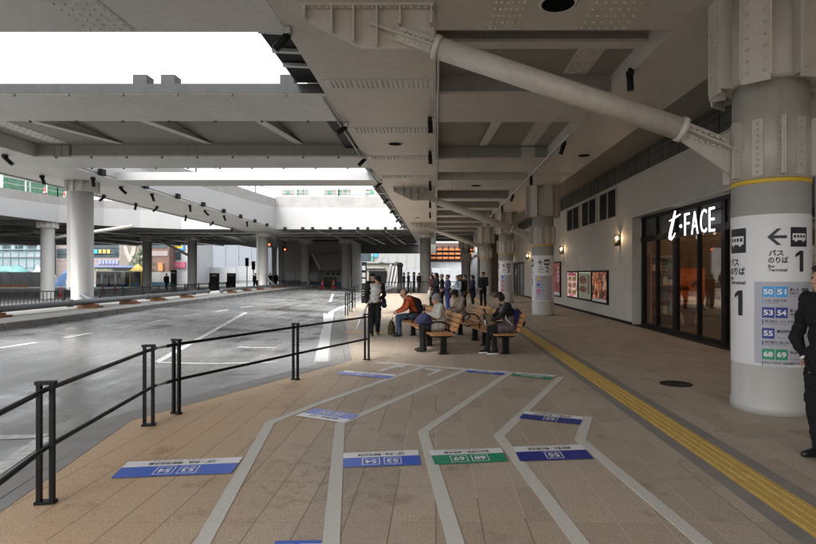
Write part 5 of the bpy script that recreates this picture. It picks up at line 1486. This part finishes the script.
def person(label, loc, th, J, H=1.7, vox=.011, top=None, top_m=None, leg_m=None, shoe_m=None, hair_m=None, hair='short', yaw=0, pitch=0, roll=0,
           coat=0.0, vest=None, hat=None, hat_m=None, curl=(.6,.6), wide=1.0, skirt=None, group=None, mask=False, collar=None, palms=(None,None), sole=None, tie=False, sit=False, legw=1.0):
    s = H/1.7
    zb = .0
    def T(p): 
        p = V(p)
        if sit: return V((p.x*s, p.y*s, p.z if p.z < .55 else .55+(p.z-.55)*s))
        return p*s
    J = {k: T(v) for k, v in J.items()}
    Rh = rot_e(yaw,pitch,roll); hc = J['head']
    hp = lambda x,y,z: hc + Rh @ V((x*s,y*s,z*s))
    b = MB()
    # head
    b.ball(hc+Rh@V((0,.014*s,.022*s)), (.076*s,.095*s,.090*s), Rh)
    b.ball(hp(0,-.018,-.045), (.060*s,.072*s,.072*s), Rh)
    b.ball(hp(0,-.066,-.094), (.026*s,.024*s,.022*s), Rh)
    b.cap(hp(0,-.088,.012), hp(0,-.106,-.030), .011*s, .0135*s); b.ball(hp(.011,-.094,-.036), .0085*s); b.ball(hp(-.011,-.094,-.036), .0085*s)
    b.cap(hp(-.035,-.080,.024), hp(.035,-.080,.024), .011*s)
    b.cap(hp(-.019,-.088,-.066), hp(.019,-.088,-.066), .0075*s); b.cap(hp(-.015,-.087,-.077), hp(.015,-.087,-.077), .0075*s)
    b.ball(hp(-.042,-.06,-.025), (.026*s,.024*s,.03*s), Rh); b.ball(hp(.042,-.06,-.025), (.026*s,.024*s,.03*s), Rh)
    for sd in (-1,1): b.ball(hp(.078*sd,.012,-.008), (.010*s,.022*s,.032*s), Rh)
    # trunk and limbs
    b.cap(J['neck']-V((0,0,.05*s)), hp(0,.012,-.07), .056*s, .052*s)
    pv, wa, ch = J['pelvis'], J['waist'], J['chest']
    b.ball(pv,(.155*s*wide,.115*s,.12*s)); b.ball(wa,(.13*s*wide,.10*s,.13*s)); b.ball(ch,(.155*s,.11*s,.16*s)); b.cap(J['shR'],J['shL'],.055*s)
    for q in 'RL':
        b.cap(J['sh'+q],J['el'+q],.042*s,.034*s); b.cap(J['el'+q],J['wr'+q],.034*s,.025*s)
        b.cap(J['hip'+q],J['kn'+q],.062*s,.044*s); b.cap(J['kn'+q],J['an'+q],.044*s,.031*s)
        b.cap(J['an'+q]+V((0,.02,-.035))*s,J['an'+q]+V((0,-.14,-.052))*s,.030*s,.020*s)
        hand(b, J['wr'+q], J['el'+q], -1 if q == 'R' else 1, curl[0 if q == 'R' else 1], s, palms[0 if q == 'R' else 1])
    o = remesh(b,'person',skin,min(vox,.0075*s) if vox < .015 else vox,None,2)
    o.location = loc; o.rotation_euler = (0,0,th); tag(o,label,'person',group)
    # eyes, mouth
    if vox < .02:
        for sd in (-1,1):
            b = MB(); b.ball(hp(.031*sd,-.0795,.004),(.0125*s,.0075*s,.006*s),Rh); b.build('eye',M['ink'],o)
        b = MB(); b.ball(hp(0,-.0945,-.071),(.02*s,.004*s,.003*s),Rh); b.build('mouth',cl('lip',(.30,.11,.09)),o)
    # jacket
    b = MB(); e = .028*s
    b.ball(wa,(.15*s*wide,.125*s,.15*s)); b.ball(ch,(.18*s*wide**.5,.138*s,.175*s)); b.cap(J['shR'],J['shL'],.078*s)
    b.ball(pv,(.172*s*wide,.145*s,.115*s)); b.cap(ch,J['neck']-V((0,0,.045*s)),.10*s,.072*s)
    if coat and not sit:
        b.ball(pv-V((0,0,coat*.5)),(.18*s*wide,.15*s,coat*.5+.08))
    if coat and sit:
        for q in 'RL': 
            k = J['hip'+q].lerp(J['kn'+q],coat); b.cap(J['hip'+q],k,.105*s,.10*s)
    for q in 'RL':
        b.cap(J['sh'+q],J['el'+q],.068*s,.056*s); w_ = J['el'+q].lerp(J['wr'+q],.96); b.cap(J['el'+q],w_,.056*s,.041*s)
        for k in range(4):
            f = .25+.2*k; c = J['sh'+q].lerp(J['el'+q],f); b.ball(c+V((0,.012,0)),(.062*s,.060*s,.02*s))
            c = J['el'+q].lerp(J['wr'+q],.1+.2*k); b.ball(c,(.052*s-.005*k,)*3)
    jk = remesh(b,'jacket',top_m,vox,o,3,wr=.014)
    if collar:
        b = MB(); b.cap(J['neck']-V((0,-.012,.055))*s,J['neck']+V((0,.005,-.005))*s,.074*s,.066*s); remesh(b,'collar',collar,vox,o,2)
    if vest:
        b = MB(); b.ball(wa+V((0,-.012,0)),(.158*s*wide,.135*s,.17*s)); b.ball(ch+V((0,-.012,0)),(.168*s,.148*s,.175*s)); b.ball(pv+V((0,-.005,.02)),(.176*s*wide,.152*s,.10*s)); b.cap(J['shR']*.55+J['shL']*.45+V((0,0,.03*s)),J['shL']*.55+J['shR']*.45+V((0,0,.03*s)),.06*s)
        b.cap(J['shR'].lerp(J['shL'],.2)+V((0,-.02,.012))*s,J['shR'].lerp(J['shL'],.8)+V((0,-.02,.012))*s,.074*s)
        if sit:
            for q in 'RL': b.cap(J['hip'+q],J['hip'+q].lerp(J['kn'+q],.62),.112*s,.105*s)
        remesh(b,'vest',vest,vox,o,3,wr=.009)
    # trousers
    b = MB(); b.ball(pv,(.163*s*wide,.13*s,.125*s))
    for q in 'RL':
        b.cap(J['hip'+q],J['kn'+q],.092*s*legw,.070*s*legw); a_ = J['kn'+q].lerp(J['an'+q],1.0); b.cap(J['kn'+q],a_,.069*s*legw,.056*s*legw)
        b.ball(a_+V((0,-.005,.02)),(.062*s*legw,.066*s*legw,.03*s)); b.ball(J['kn'+q].lerp(J['an'+q],.5),(.066*s*legw,.066*s*legw,.03)); 
    remesh(b,'trousers',leg_m,vox,o,3,wr=.014)
    for q in 'RL':
        b = MB(); a_ = J['an'+q]; b.cap(a_+V((0,.028,-.038))*s,a_+V((0,-.06,-.040))*s,.042*s,.044*s); b.cap(a_+V((0,-.06,-.045))*s,a_+V((0,-.165,-.052))*s,.044*s,.030*s); b.cap(a_+V((0,.0,-.0))*s,a_+V((0,-.01,-.04))*s,.046*s)
        sh = remesh(b,'shoe',shoe_m,vox,o,2)
        if sole:
            b = MB(); n = 16; pts = []
            for k in range(n):
                g = 2*math.pi*k/n; pts.append((a_.x+.047*s*math.cos(g), a_.y-.065*s+.135*s*math.sin(g)))
            b.prism(pts, max(.002,a_.z-.084*s), a_.z-.062*s); b.build('sole', sole, sh)
    # hair, hat
    b = MB()
    if hair in ('short','bob','long'):
        b.ball(hp(0,.026,.040),(.086*s,.098*s,.086*s),Rh); b.ball(hp(0,-.03,.085),(.070*s,.065*s,.034*s),Rh)
        if hair != 'short':
            b.ball(hp(0,.045,-.01),(.094*s,.085*s,.105*s),Rh)
            for sd in (-1,1): b.ball(hp(.078*sd,-.01,-.0),(.024*s,.055*s,.085*s),Rh)
            b.ball(hp(0,-.06,.082),(.062*s,.045*s,.034*s),Rh)
        else: b.ball(hp(0,.06,-.0),(.068*s,.050*s,.06*s),Rh)
        if hair == 'long': b.cap(hp(0,.08,-.03),hp(0,.075,-.17),.075*s,.055*s)
        remesh(b,'hair',hair_m,min(vox,.009),o,1)
    elif hair == 'fringe':
        b.ball(hp(0,.055,.0),(.084*s,.062*s,.070*s),Rh); remesh(b,'hair',hair_m,min(vox,.009),o,1)
    if hat:
        b = MB()
        if hat == 'cap':
            b.ball(hp(0,.012,.062),(.092*s,.108*s,.074*s),Rh); b.ball(hp(0,-.125,.045),(.070*s,.075*s,.012*s),Rh)
        elif hat == 'knit':
            b.ball(hp(0,.020,.045),(.098*s,.114*s,.098*s),Rh); b.ball(hp(0,.06,-.02),(.088*s,.075*s,.085*s),Rh)
        elif hat == 'beret':
            b.ball(hp(0,.02,.07),(.108*s,.118*s,.060*s),Rh); b.ball(hp(0,-.03,.045),(.100*s,.10*s,.022*s),Rh)
        remesh(b,'hat',hat_m,min(vox,.009),o,2)
    if mask:
        b = MB(); b.ball(hp(0,-.070,-.060),(.055*s,.046*s,.048*s),Rh); remesh(b,'face_mask',M['white'],min(vox,.009),o,1)
    return o
ink = cl('black_cloth',(.014,.014,.016)); darkhair = pm('dark_hair',(.014,.010,.008),.5,.3,30,.3,120); greyhair = pm('grey_hair',(.17,.16,.155),.6,.3,30)
blackshoe = pm('black_leather',(.012,.012,.012),.35,.2,8)
navyc = cl('navy_cloth',(.018,.022,.055)); beige = cl('beige_cloth',(.27,.22,.165)); greycl = cl('light_grey_cloth',(.52,.53,.53)); pale = cl('pale_stone_cloth',(.40,.385,.35))
orange = cl('orange_cloth',(.42,.085,.03)); jean = cl('denim',(.05,.075,.13)); plum = cl('plum_grey_cloth',(.115,.09,.095)); bluec = cl('blue_cloth',(.03,.06,.26))
def upd(d, **k): d = dict(d); d.update(k); return d
# ---- man in the cap walking with a closed umbrella
J = upd(STAND(), head=(.06,-.13,1.535), neck=(.03,-.05,1.42), chest=(.02,-.03,1.25), shR=(-.17,-.03,1.36), shL=(.20,-.03,1.37),
        elR=(-.25,-.02,1.10), wrR=(-.24,-.20,.90), elL=(.27,.03,1.11), wrL=(.12,-.14,.99), knR=(-.10,-.05,.50), anR=(-.10,-.10,.085), knL=(.09,-.10,.51), anL=(.09,.10,.10))
person('standing man in a black cap and pale grey vest holding a closed white umbrella',(-1.62,14.4,0),R(14),J,1.62,.0105,top_m=ink,leg_m=ink,shoe_m=blackshoe,hair='fringe',hair_m=darkhair,hat='cap',hat_m=ink,vest=greycl,yaw=10,pitch=24,legw=1.05)
def pl(th, loc, p): 
    c, s_ = math.cos(th), math.sin(th); return V((loc[0]+p[0]*c-p[1]*s_, loc[1]+p[0]*s_+p[1]*c, loc[2]+p[2]))
h = pl(R(14),(-1.62,14.4,0),(-.23,-.275,.835))
b = MB(); tip = V((h.x-.27,h.y-.25,.16)); d = (tip-h).normalized()
b.tube([h+d*.05,h+d*.2,h+d*.45,tip-d*.05],[.018,.05,.045,.010],12); o = b.build('umbrella',pm('clear_umbrella',(.62,.64,.65),.3,.1,6)); tag(o,'closed white umbrella pointing down from the hand of the man in the cap','umbrella')
b = MB(); b.cyl(tip-d*.06,tip,.006,.004,8); b.build('ferrule',M['galv'],o)
b = MB(); b.tube([h+d*.06,h-d*.05,h-d*.09+V((.02,0,0)),h-d*.08+V((.045,0,-.01)),h-d*.05+V((.05,0,-.02))],.010,8); b.build('handle',M['white'],o)
# person behind him
person('person in dark clothes and dark cap mostly hidden behind the man in the cap',(-1.99,17.0,0),R(40),upd(STAND()),1.63,.02,top_m=ink,leg_m=ink,shoe_m=blackshoe,hair='fringe',hair_m=darkhair,hat='cap',hat_m=ink,yaw=0)
# ---- seated man in orange
TH = ROTB
J = upd(SIT(), chest=(0,-.08,.87), waist=(0,.01,.68), neck=(0,-.17,1.02), head=(0,-.26,1.13), shR=(-.18,-.13,.97), shL=(.18,-.13,.97), elR=(-.22,-.23,.73), elL=(.22,-.23,.73), wrR=(-.08,-.43,.64), wrL=(.08,-.43,.64))
person('seated man in an orange jacket and jeans with a black backpack, leaning forward',(-.60,14.28,0),TH,J,1.66,.0105,top_m=orange,leg_m=jean,shoe_m=blackshoe,hair='fringe',hair_m=pm('thin_hair',(.06,.045,.035),.6),pitch=22,sit=True,collar=orange)
# ---- seated elder with knitted hat
J = upd(SIT(), wrR=(-.06,-.30,.80), wrL=(.08,-.28,.84), elR=(-.23,-.10,.76), elL=(.23,-.06,.76), neck=(0,-.02,1.03), head=(0,-.07,1.16))
person('seated person in a grey knitted hat, pale coat and black trousers',(.06,11.52,0),TH,J,1.52,.0095,top_m=pale,leg_m=ink,shoe_m=blackshoe,hair='fringe',hair_m=greyhair,hat='knit',hat_m=cl('grey_knit',(.20,.20,.20)),pitch=12,yaw=6,sit=True,coat=.45,wide=1.12)
# ---- seated person in a beige coat, far bench
J = upd(SIT(), chest=(0,-.03,.87), neck=(0,-.09,1.02), head=(0,-.16,1.14), wrR=(-.08,-.36,.66))
person('seated person in a beige coat and black beret on the far bench',(.62,14.35,0),R(-66),J,1.56,.011,top_m=beige,leg_m=navyc,shoe_m=blackshoe,hair='bob',hair_m=darkhair,hat='beret',hat_m=ink,pitch=25,yaw=10,sit=True,coat=.6,wide=1.2,collar=beige)
# ---- woman with the navy backpack
J = upd(SIT(), chest=(0,-.06,.88), waist=(0,.02,.69), neck=(0,-.13,1.06), head=(0,-.22,1.18), shR=(-.17,-.08,1.0), shL=(.17,-.08,1.0), elR=(-.20,-.22,.80), elL=(.21,-.24,.80), wrR=(-.06,-.38,.70), wrL=(.06,-.40,.70), anL=(.10,-.34,.085), anR=(-.10,-.46,.085))
person('seated woman with a black bob, black sweater, plum grey smock and black trousers looking down',(1.50,11.22,0),TH,J,1.60,.0095,top_m=ink,leg_m=ink,shoe_m=cl('black_trainers',(.02,.018,.02)),hair='bob',hair_m=darkhair,pitch=34,yaw=4,sit=True,vest=plum,sole=M['white'],wide=1.05)
# ---- queue standing beyond the benches
def queue(label,x,y,th,H,top,leg,hair='short',hm=darkhair,J=None,**k): person(label,(x,y,0),R(th),J or STAND(),H,.014,top_m=top,leg_m=leg,shoe_m=blackshoe,hair=hair,hair_m=hm,**k)
Jh = upd(STAND(), elL=(.23,-.02,1.12), wrL=(.10,-.26,1.02), elR=(-.23,-.02,1.12), wrR=(-.10,-.27,1.03))
Jp = upd(STAND(), elL=(.24,.0,1.12), wrL=(.06,-.20,.94), elR=(-.24,.0,1.12), wrR=(-.06,-.20,.94))
queue('standing person in black with a pale scarf, leftmost of the waiting queue',.02,24.6,-70,1.66,ink,ink,'long',J=Jh,collar=greycl,wide=1.2,coat=.2)
queue('standing person in a blue coat with short hair, second in the waiting queue',.50,22.6,-75,1.58,cl('slate_blue',(.045,.05,.12)),bluec,J=Jh,coat=.25,wide=1.2)
queue('standing person with a white mask, pale blue top and black rucksack',.88,21.6,-65,1.56,cl('pale_blue',(.33,.40,.48)),ink,hm=greyhair,J=Jh,yaw=25,pitch=14,mask=True,wide=1.15,coat=.12)
queue('standing dark-haired person mostly hidden behind the one in pale blue',1.12,24.4,-80,1.58,ink,ink)
queue('standing person in a navy padded coat and white mask',1.68,24.8,-85,1.56,navyc,ink,'bob',J=Jp,coat=.3,mask=True,wide=1.25,yaw=15)
queue('grey-haired standing person in a dark coat just left of the blue coat',.28,25.2,-95,1.60,cl('charcoal_cloth',(.03,.03,.035)),ink,hm=greyhair,wide=1.15,coat=.25)
queue('standing person in a maroon coat behind the one with the pale scarf',-.22,26.6,-60,1.58,cl('maroon_cloth',(.06,.02,.025)),ink,'bob',wide=1.15,coat=.25,yaw=50,pitch=8)
queue('standing person in a brown padded coat between the dark-haired one and the navy coat',1.40,26.2,-100,1.57,cl('brown_cloth',(.075,.05,.035)),ink,wide=1.2,coat=.25)
queue('standing man in a dark suit apart at the right end of the queue, hands folded',2.22,25.6,-35,1.70,ink,ink,J=Jp,yaw=-30)
# ---- suited man at the right picture edge
J = upd(STAND(), shL=(.185,.0,1.39), elL=(.235,.03,1.10), wrL=(.215,-.04,.86), shR=(-.185,.0,1.39), elR=(-.255,-.06,1.04), wrR=(-.165,-.06,.875), anR=(-.10,.04,.085), anL=(.105,.0,.085), head=(0,-.035,1.585))
person('standing man in a black suit in front of the pillar with sign 1',(3.43,4.78,0),R(-80),J,1.72,.008,top_m=cl('black_suit',(.010,.010,.011)),leg_m=cl('black_suit',(.010,.010,.011)),shoe_m=blackshoe,hair='short',hair_m=darkhair,coat=.16,collar=M['white'],curl=(.5,.7),wide=1.05,yaw=6,legw=1.08)
q = pl(R(-80),(3.43,4.78,0),tuple(V((-.165,-.06,.875))*1.72/1.7)); b = MB(); e_ = pl(R(-80),(3.43,4.78,0),tuple(V((-.255,-.06,1.04))*1.72/1.7)); d = (q-e_).normalized()
b.cyl(q-d*.01,q+d*.012,.034,.033,16); cu = b.build('shirt_cuff',M['white'])
cu.parent = [o for o in COL.objects if o.get('label','').startswith('standing man in a black suit')][0]
cu.matrix_parent_inverse = (Matrix.Translation((3.43,4.78,0)) @ Matrix.Rotation(R(-80),4,'Z')).inverted()
# ---- far people
def tiny(label,x,y,zb,th,H,top,leg): person(label,(x,y,zb),R(th),STAND(),H,.03,top_m=top,leg_m=leg,shoe_m=ink,hair='short',hair_m=darkhair)
tiny('small dark figure beside the narrow black standing sign beyond the island',(166.5-CX)/F*50,50,-.1,60,1.7,ink,ink)
tiny('small dark figure just left of the corner column',(255.5-CX)/F*52,52,-.1,20,1.75,ink,navyc)
tiny('small dark figure just right of the corner column, left one of two',(270.3-CX)/F*56,56,-.05,-20,1.7,ink,ink)
tiny('small dark figure just right of the corner column, right one of two',(275.8-CX)/F*57,57,-.05,40,1.72,navyc,ink)
for px, lab in ((404,'far dark figure between the round-topped sign post and the thin post'),(408.5,'far dark figure left of the thin sign post by the central column'),(419,'far dark figure right of the thin sign post by the central column'),(432.5,'far dark figure right of the central column at the end of the pavement')):
    tiny(lab,(px-CX)/F*45,45,0,random.uniform(-90,90),1.62+random.random()*.12,random.choice([ink,navyc]),ink)

# ================================================================== BAGS
def soft(name, parts, m, vox, label, cat='bag', extra=None):
    b = MB()
    for p in parts:
        if len(p) == 4: b.cap(*p)
        else: b.ball(*p)
    o = remesh(b,name,m,vox,None,4); tag(o,label,cat)
    if extra:
        for nm, pts, r, mm in extra:
            e = MB(); e.tube(pts,r,8); e.build(nm,mm,o)
    return o
def L2(base, th): return lambda x,y,z: pl(th,base,(x,y,z))
f = L2((-.60,14.28,0),TH)
soft('backpack',[(f(0,.12,.80),(.12,.14,.20)),(f(0,.17,.70),(.12,.14,.13)),(f(0,.05,.92),(.11,.10,.10))],ink,.014,'black backpack worn by the seated man in the orange jacket','backpack',
     [('strap',[f(.12,.03,1.0),f(.14,-.10,1.055),f(.145,-.22,.96),f(.15,-.17,.78),f(.13,.02,.62)],.018,ink),('strap',[f(-.12,.03,1.0),f(-.14,-.10,1.055),f(-.145,-.22,.96),f(-.15,-.17,.78),f(-.13,.02,.62)],.018,ink)])
g = at_z(391.5,335,0)
soft('tote_bag',[((g.x,g.y,.17),(.11,.13,.16)),((g.x,g.y,.30),(.07,.10,.10)),((g.x,g.y,.06),(.12,.15,.055))],cl('olive_cloth',(.06,.058,.02)),.014,'olive green bag standing on the ground at the feet of the man in orange','bag',
     [('handle',[(g.x,g.y-.06,.37),(g.x+.04,g.y-.03,.47),(g.x+.04,g.y+.03,.47),(g.x,g.y+.06,.37)],.012,cl('olive_cloth',(.06,.058,.02)))])
f = L2((.06,11.52,0),TH)
soft('handbag',[(f(0,-.30,.70),(.14,.17,.13)),(f(0,-.38,.66),(.13,.12,.11)),(f(0,-.24,.62),(.13,.16,.05))],cl('dusty_navy',(.045,.05,.115)),.012,'dusty navy handbag on the lap of the person in the grey knitted hat','handbag',
     [('handle',[f(.08,-.34,.80),f(.05,-.33,.90),f(-.03,-.30,.93),f(-.08,-.28,.80)],.012,navyc)])
f = L2((1.50,11.22,0),TH)
soft('backpack',[(f(0,.19,.70),(.14,.12,.18)),(f(0,.20,.60),(.15,.14,.11)),(f(0,.14,.84),(.11,.09,.09)),(f(0,.27,.62),(.10,.08,.09))],cl('deep_navy',(.016,.016,.075)),.012,'navy backpack on the back of the seated woman with the black bob','backpack',
     [('strap',[f(.13,.10,.90),f(.15,-.03,1.02),f(.16,-.15,.95),f(.165,-.12,.72),f(.15,.05,.56)],.016,greycl),('strap',[f(-.13,.10,.90),f(-.15,-.03,1.02),f(-.16,-.15,.95),f(-.165,-.12,.72),f(-.15,.05,.56)],.016,greycl),('keyring',[f(.05,.33,.78),f(.06,.35,.72),f(.07,.34,.66)],.022,greycl),('buckle',[f(.10,.31,.70),f(.09,.325,.66)],.014,M['white'])])
soft('tote_bag',[(f(0,-.46,.70),(.13,.06,.13)),(f(0,-.42,.63),(.14,.09,.07)),(f(0,-.52,.74),(.11,.04,.10))],cl('tan_cloth',(.19,.14,.085)),.012,'tan tote bag held on the lap of the seated woman with the black bob','bag',
     [('handle',[f(.05,-.50,.80),f(.04,-.54,.92),f(-.04,-.54,.92),f(-.05,-.50,.80)],.011,ink),('black_stripe',[f(.12,-.52,.62),f(.10,-.56,.74),f(.06,-.565,.80)],.02,ink),('white_stripe',[f(.12,-.54,.60),f(.13,-.56,.70)],.012,M['white'])])
f = L2((-1.62,14.4,0),R(14))
soft('shoulder_bag',[(f(.25,.06,.86),(.07,.09,.14)),(f(.26,.06,.78),(.08,.10,.07))],cl('slate_navy',(.035,.04,.085)),.014,'slate navy shoulder bag hanging at the left hip of the man in the cap','bag',
     [('strap',[f(.25,.06,.98),f(.20,.05,1.2),f(.15,.0,1.42)],.012,ink)])
f = L2((.88,21.6,0),R(-65))
soft('rucksack',[(f(0,.22,1.16),(.13,.10,.20)),(f(0,.24,1.02),(.14,.11,.12))],ink,.018,'black rucksack on the back of the queuing person in pale blue','backpack',
     [('strap',[f(.13,.14,1.26),f(.14,.0,1.40),f(.14,-.13,1.28),f(.15,.0,.98)],.018,ink)])
f = L2((.02,24.6,0),R(-70))
soft('carrier_bag',[(f(.10,-.36,.72),(.10,.14,.16)),(f(.10,-.36,.86),(.07,.10,.06))],pm('white_plastic',(.62,.63,.65),.4,.1,8),.018,'white carrier bag held by the leftmost person in the queue','bag',
     [('handle',[f(.10,-.36,.88),f(.09,-.33,1.0)],.012,M['white'])])
# ================================================================== CAMERA, LIGHT
cam = bpy.data.cameras.new('camera'); co = bpy.data.objects.new('camera', cam); COL.objects.link(co)
co.location = (0,0,EYE); co.rotation_euler = (R(90),0,0)
cam.sensor_width = 36; cam.lens = F/816*36; cam.shift_x = -(CX-408)/816; cam.shift_y = (CY-272)/816
cam.clip_start = .05; cam.clip_end = 4000
scene.camera = co
w = bpy.data.worlds.new('World'); scene.world = w; w.use_nodes = True; t = w.node_tree
bg = t.nodes['Background']; sk = t.nodes.new('ShaderNodeTexSky'); sk.sky_type = 'NISHITA'; sk.sun_disc = False
EL, ROT = R(58), R(215)
sk.sun_elevation = EL; sk.sun_rotation = ROT; sk.air_density = 1.0; sk.dust_density = 4.0
hs = t.nodes.new('ShaderNodeHueSaturation'); hs.inputs['Saturation'].default_value = .16
t.links.new(sk.outputs[0], hs.inputs['Color']); t.links.new(hs.outputs[0], bg.inputs['Color']); bg.inputs['Strength'].default_value = .15
sl = bpy.data.lights.new('sun', 'SUN'); sl.energy = 1.0; sl.angle = R(20); sl.color = (1,.98,.95)
so = bpy.data.objects.new('sun', sl); COL.objects.link(so)
dv = V((math.sin(ROT)*math.cos(EL), math.cos(ROT)*math.cos(EL), math.sin(EL)))
so.rotation_euler = dv.to_track_quat('Z','Y').to_euler(); so.location = dv*60
vs_ = scene.view_settings; vs_.view_transform = 'Standard'; vs_.look = 'None'; vs_.gamma = 1; vs_.exposure = 1.82
try: vs_.use_curve_mapping = False
except Exception: pass
scene.render.film_transparent = False
cy = scene.cycles
cy.max_bounces = 10; cy.diffuse_bounces = 6; cy.glossy_bounces = 4; cy.transparent_max_bounces = 12
cy.sample_clamp_indirect = 6; cy.caustics_reflective = False; cy.caustics_refractive = False
try: cy.use_denoising = True
except Exception: pass
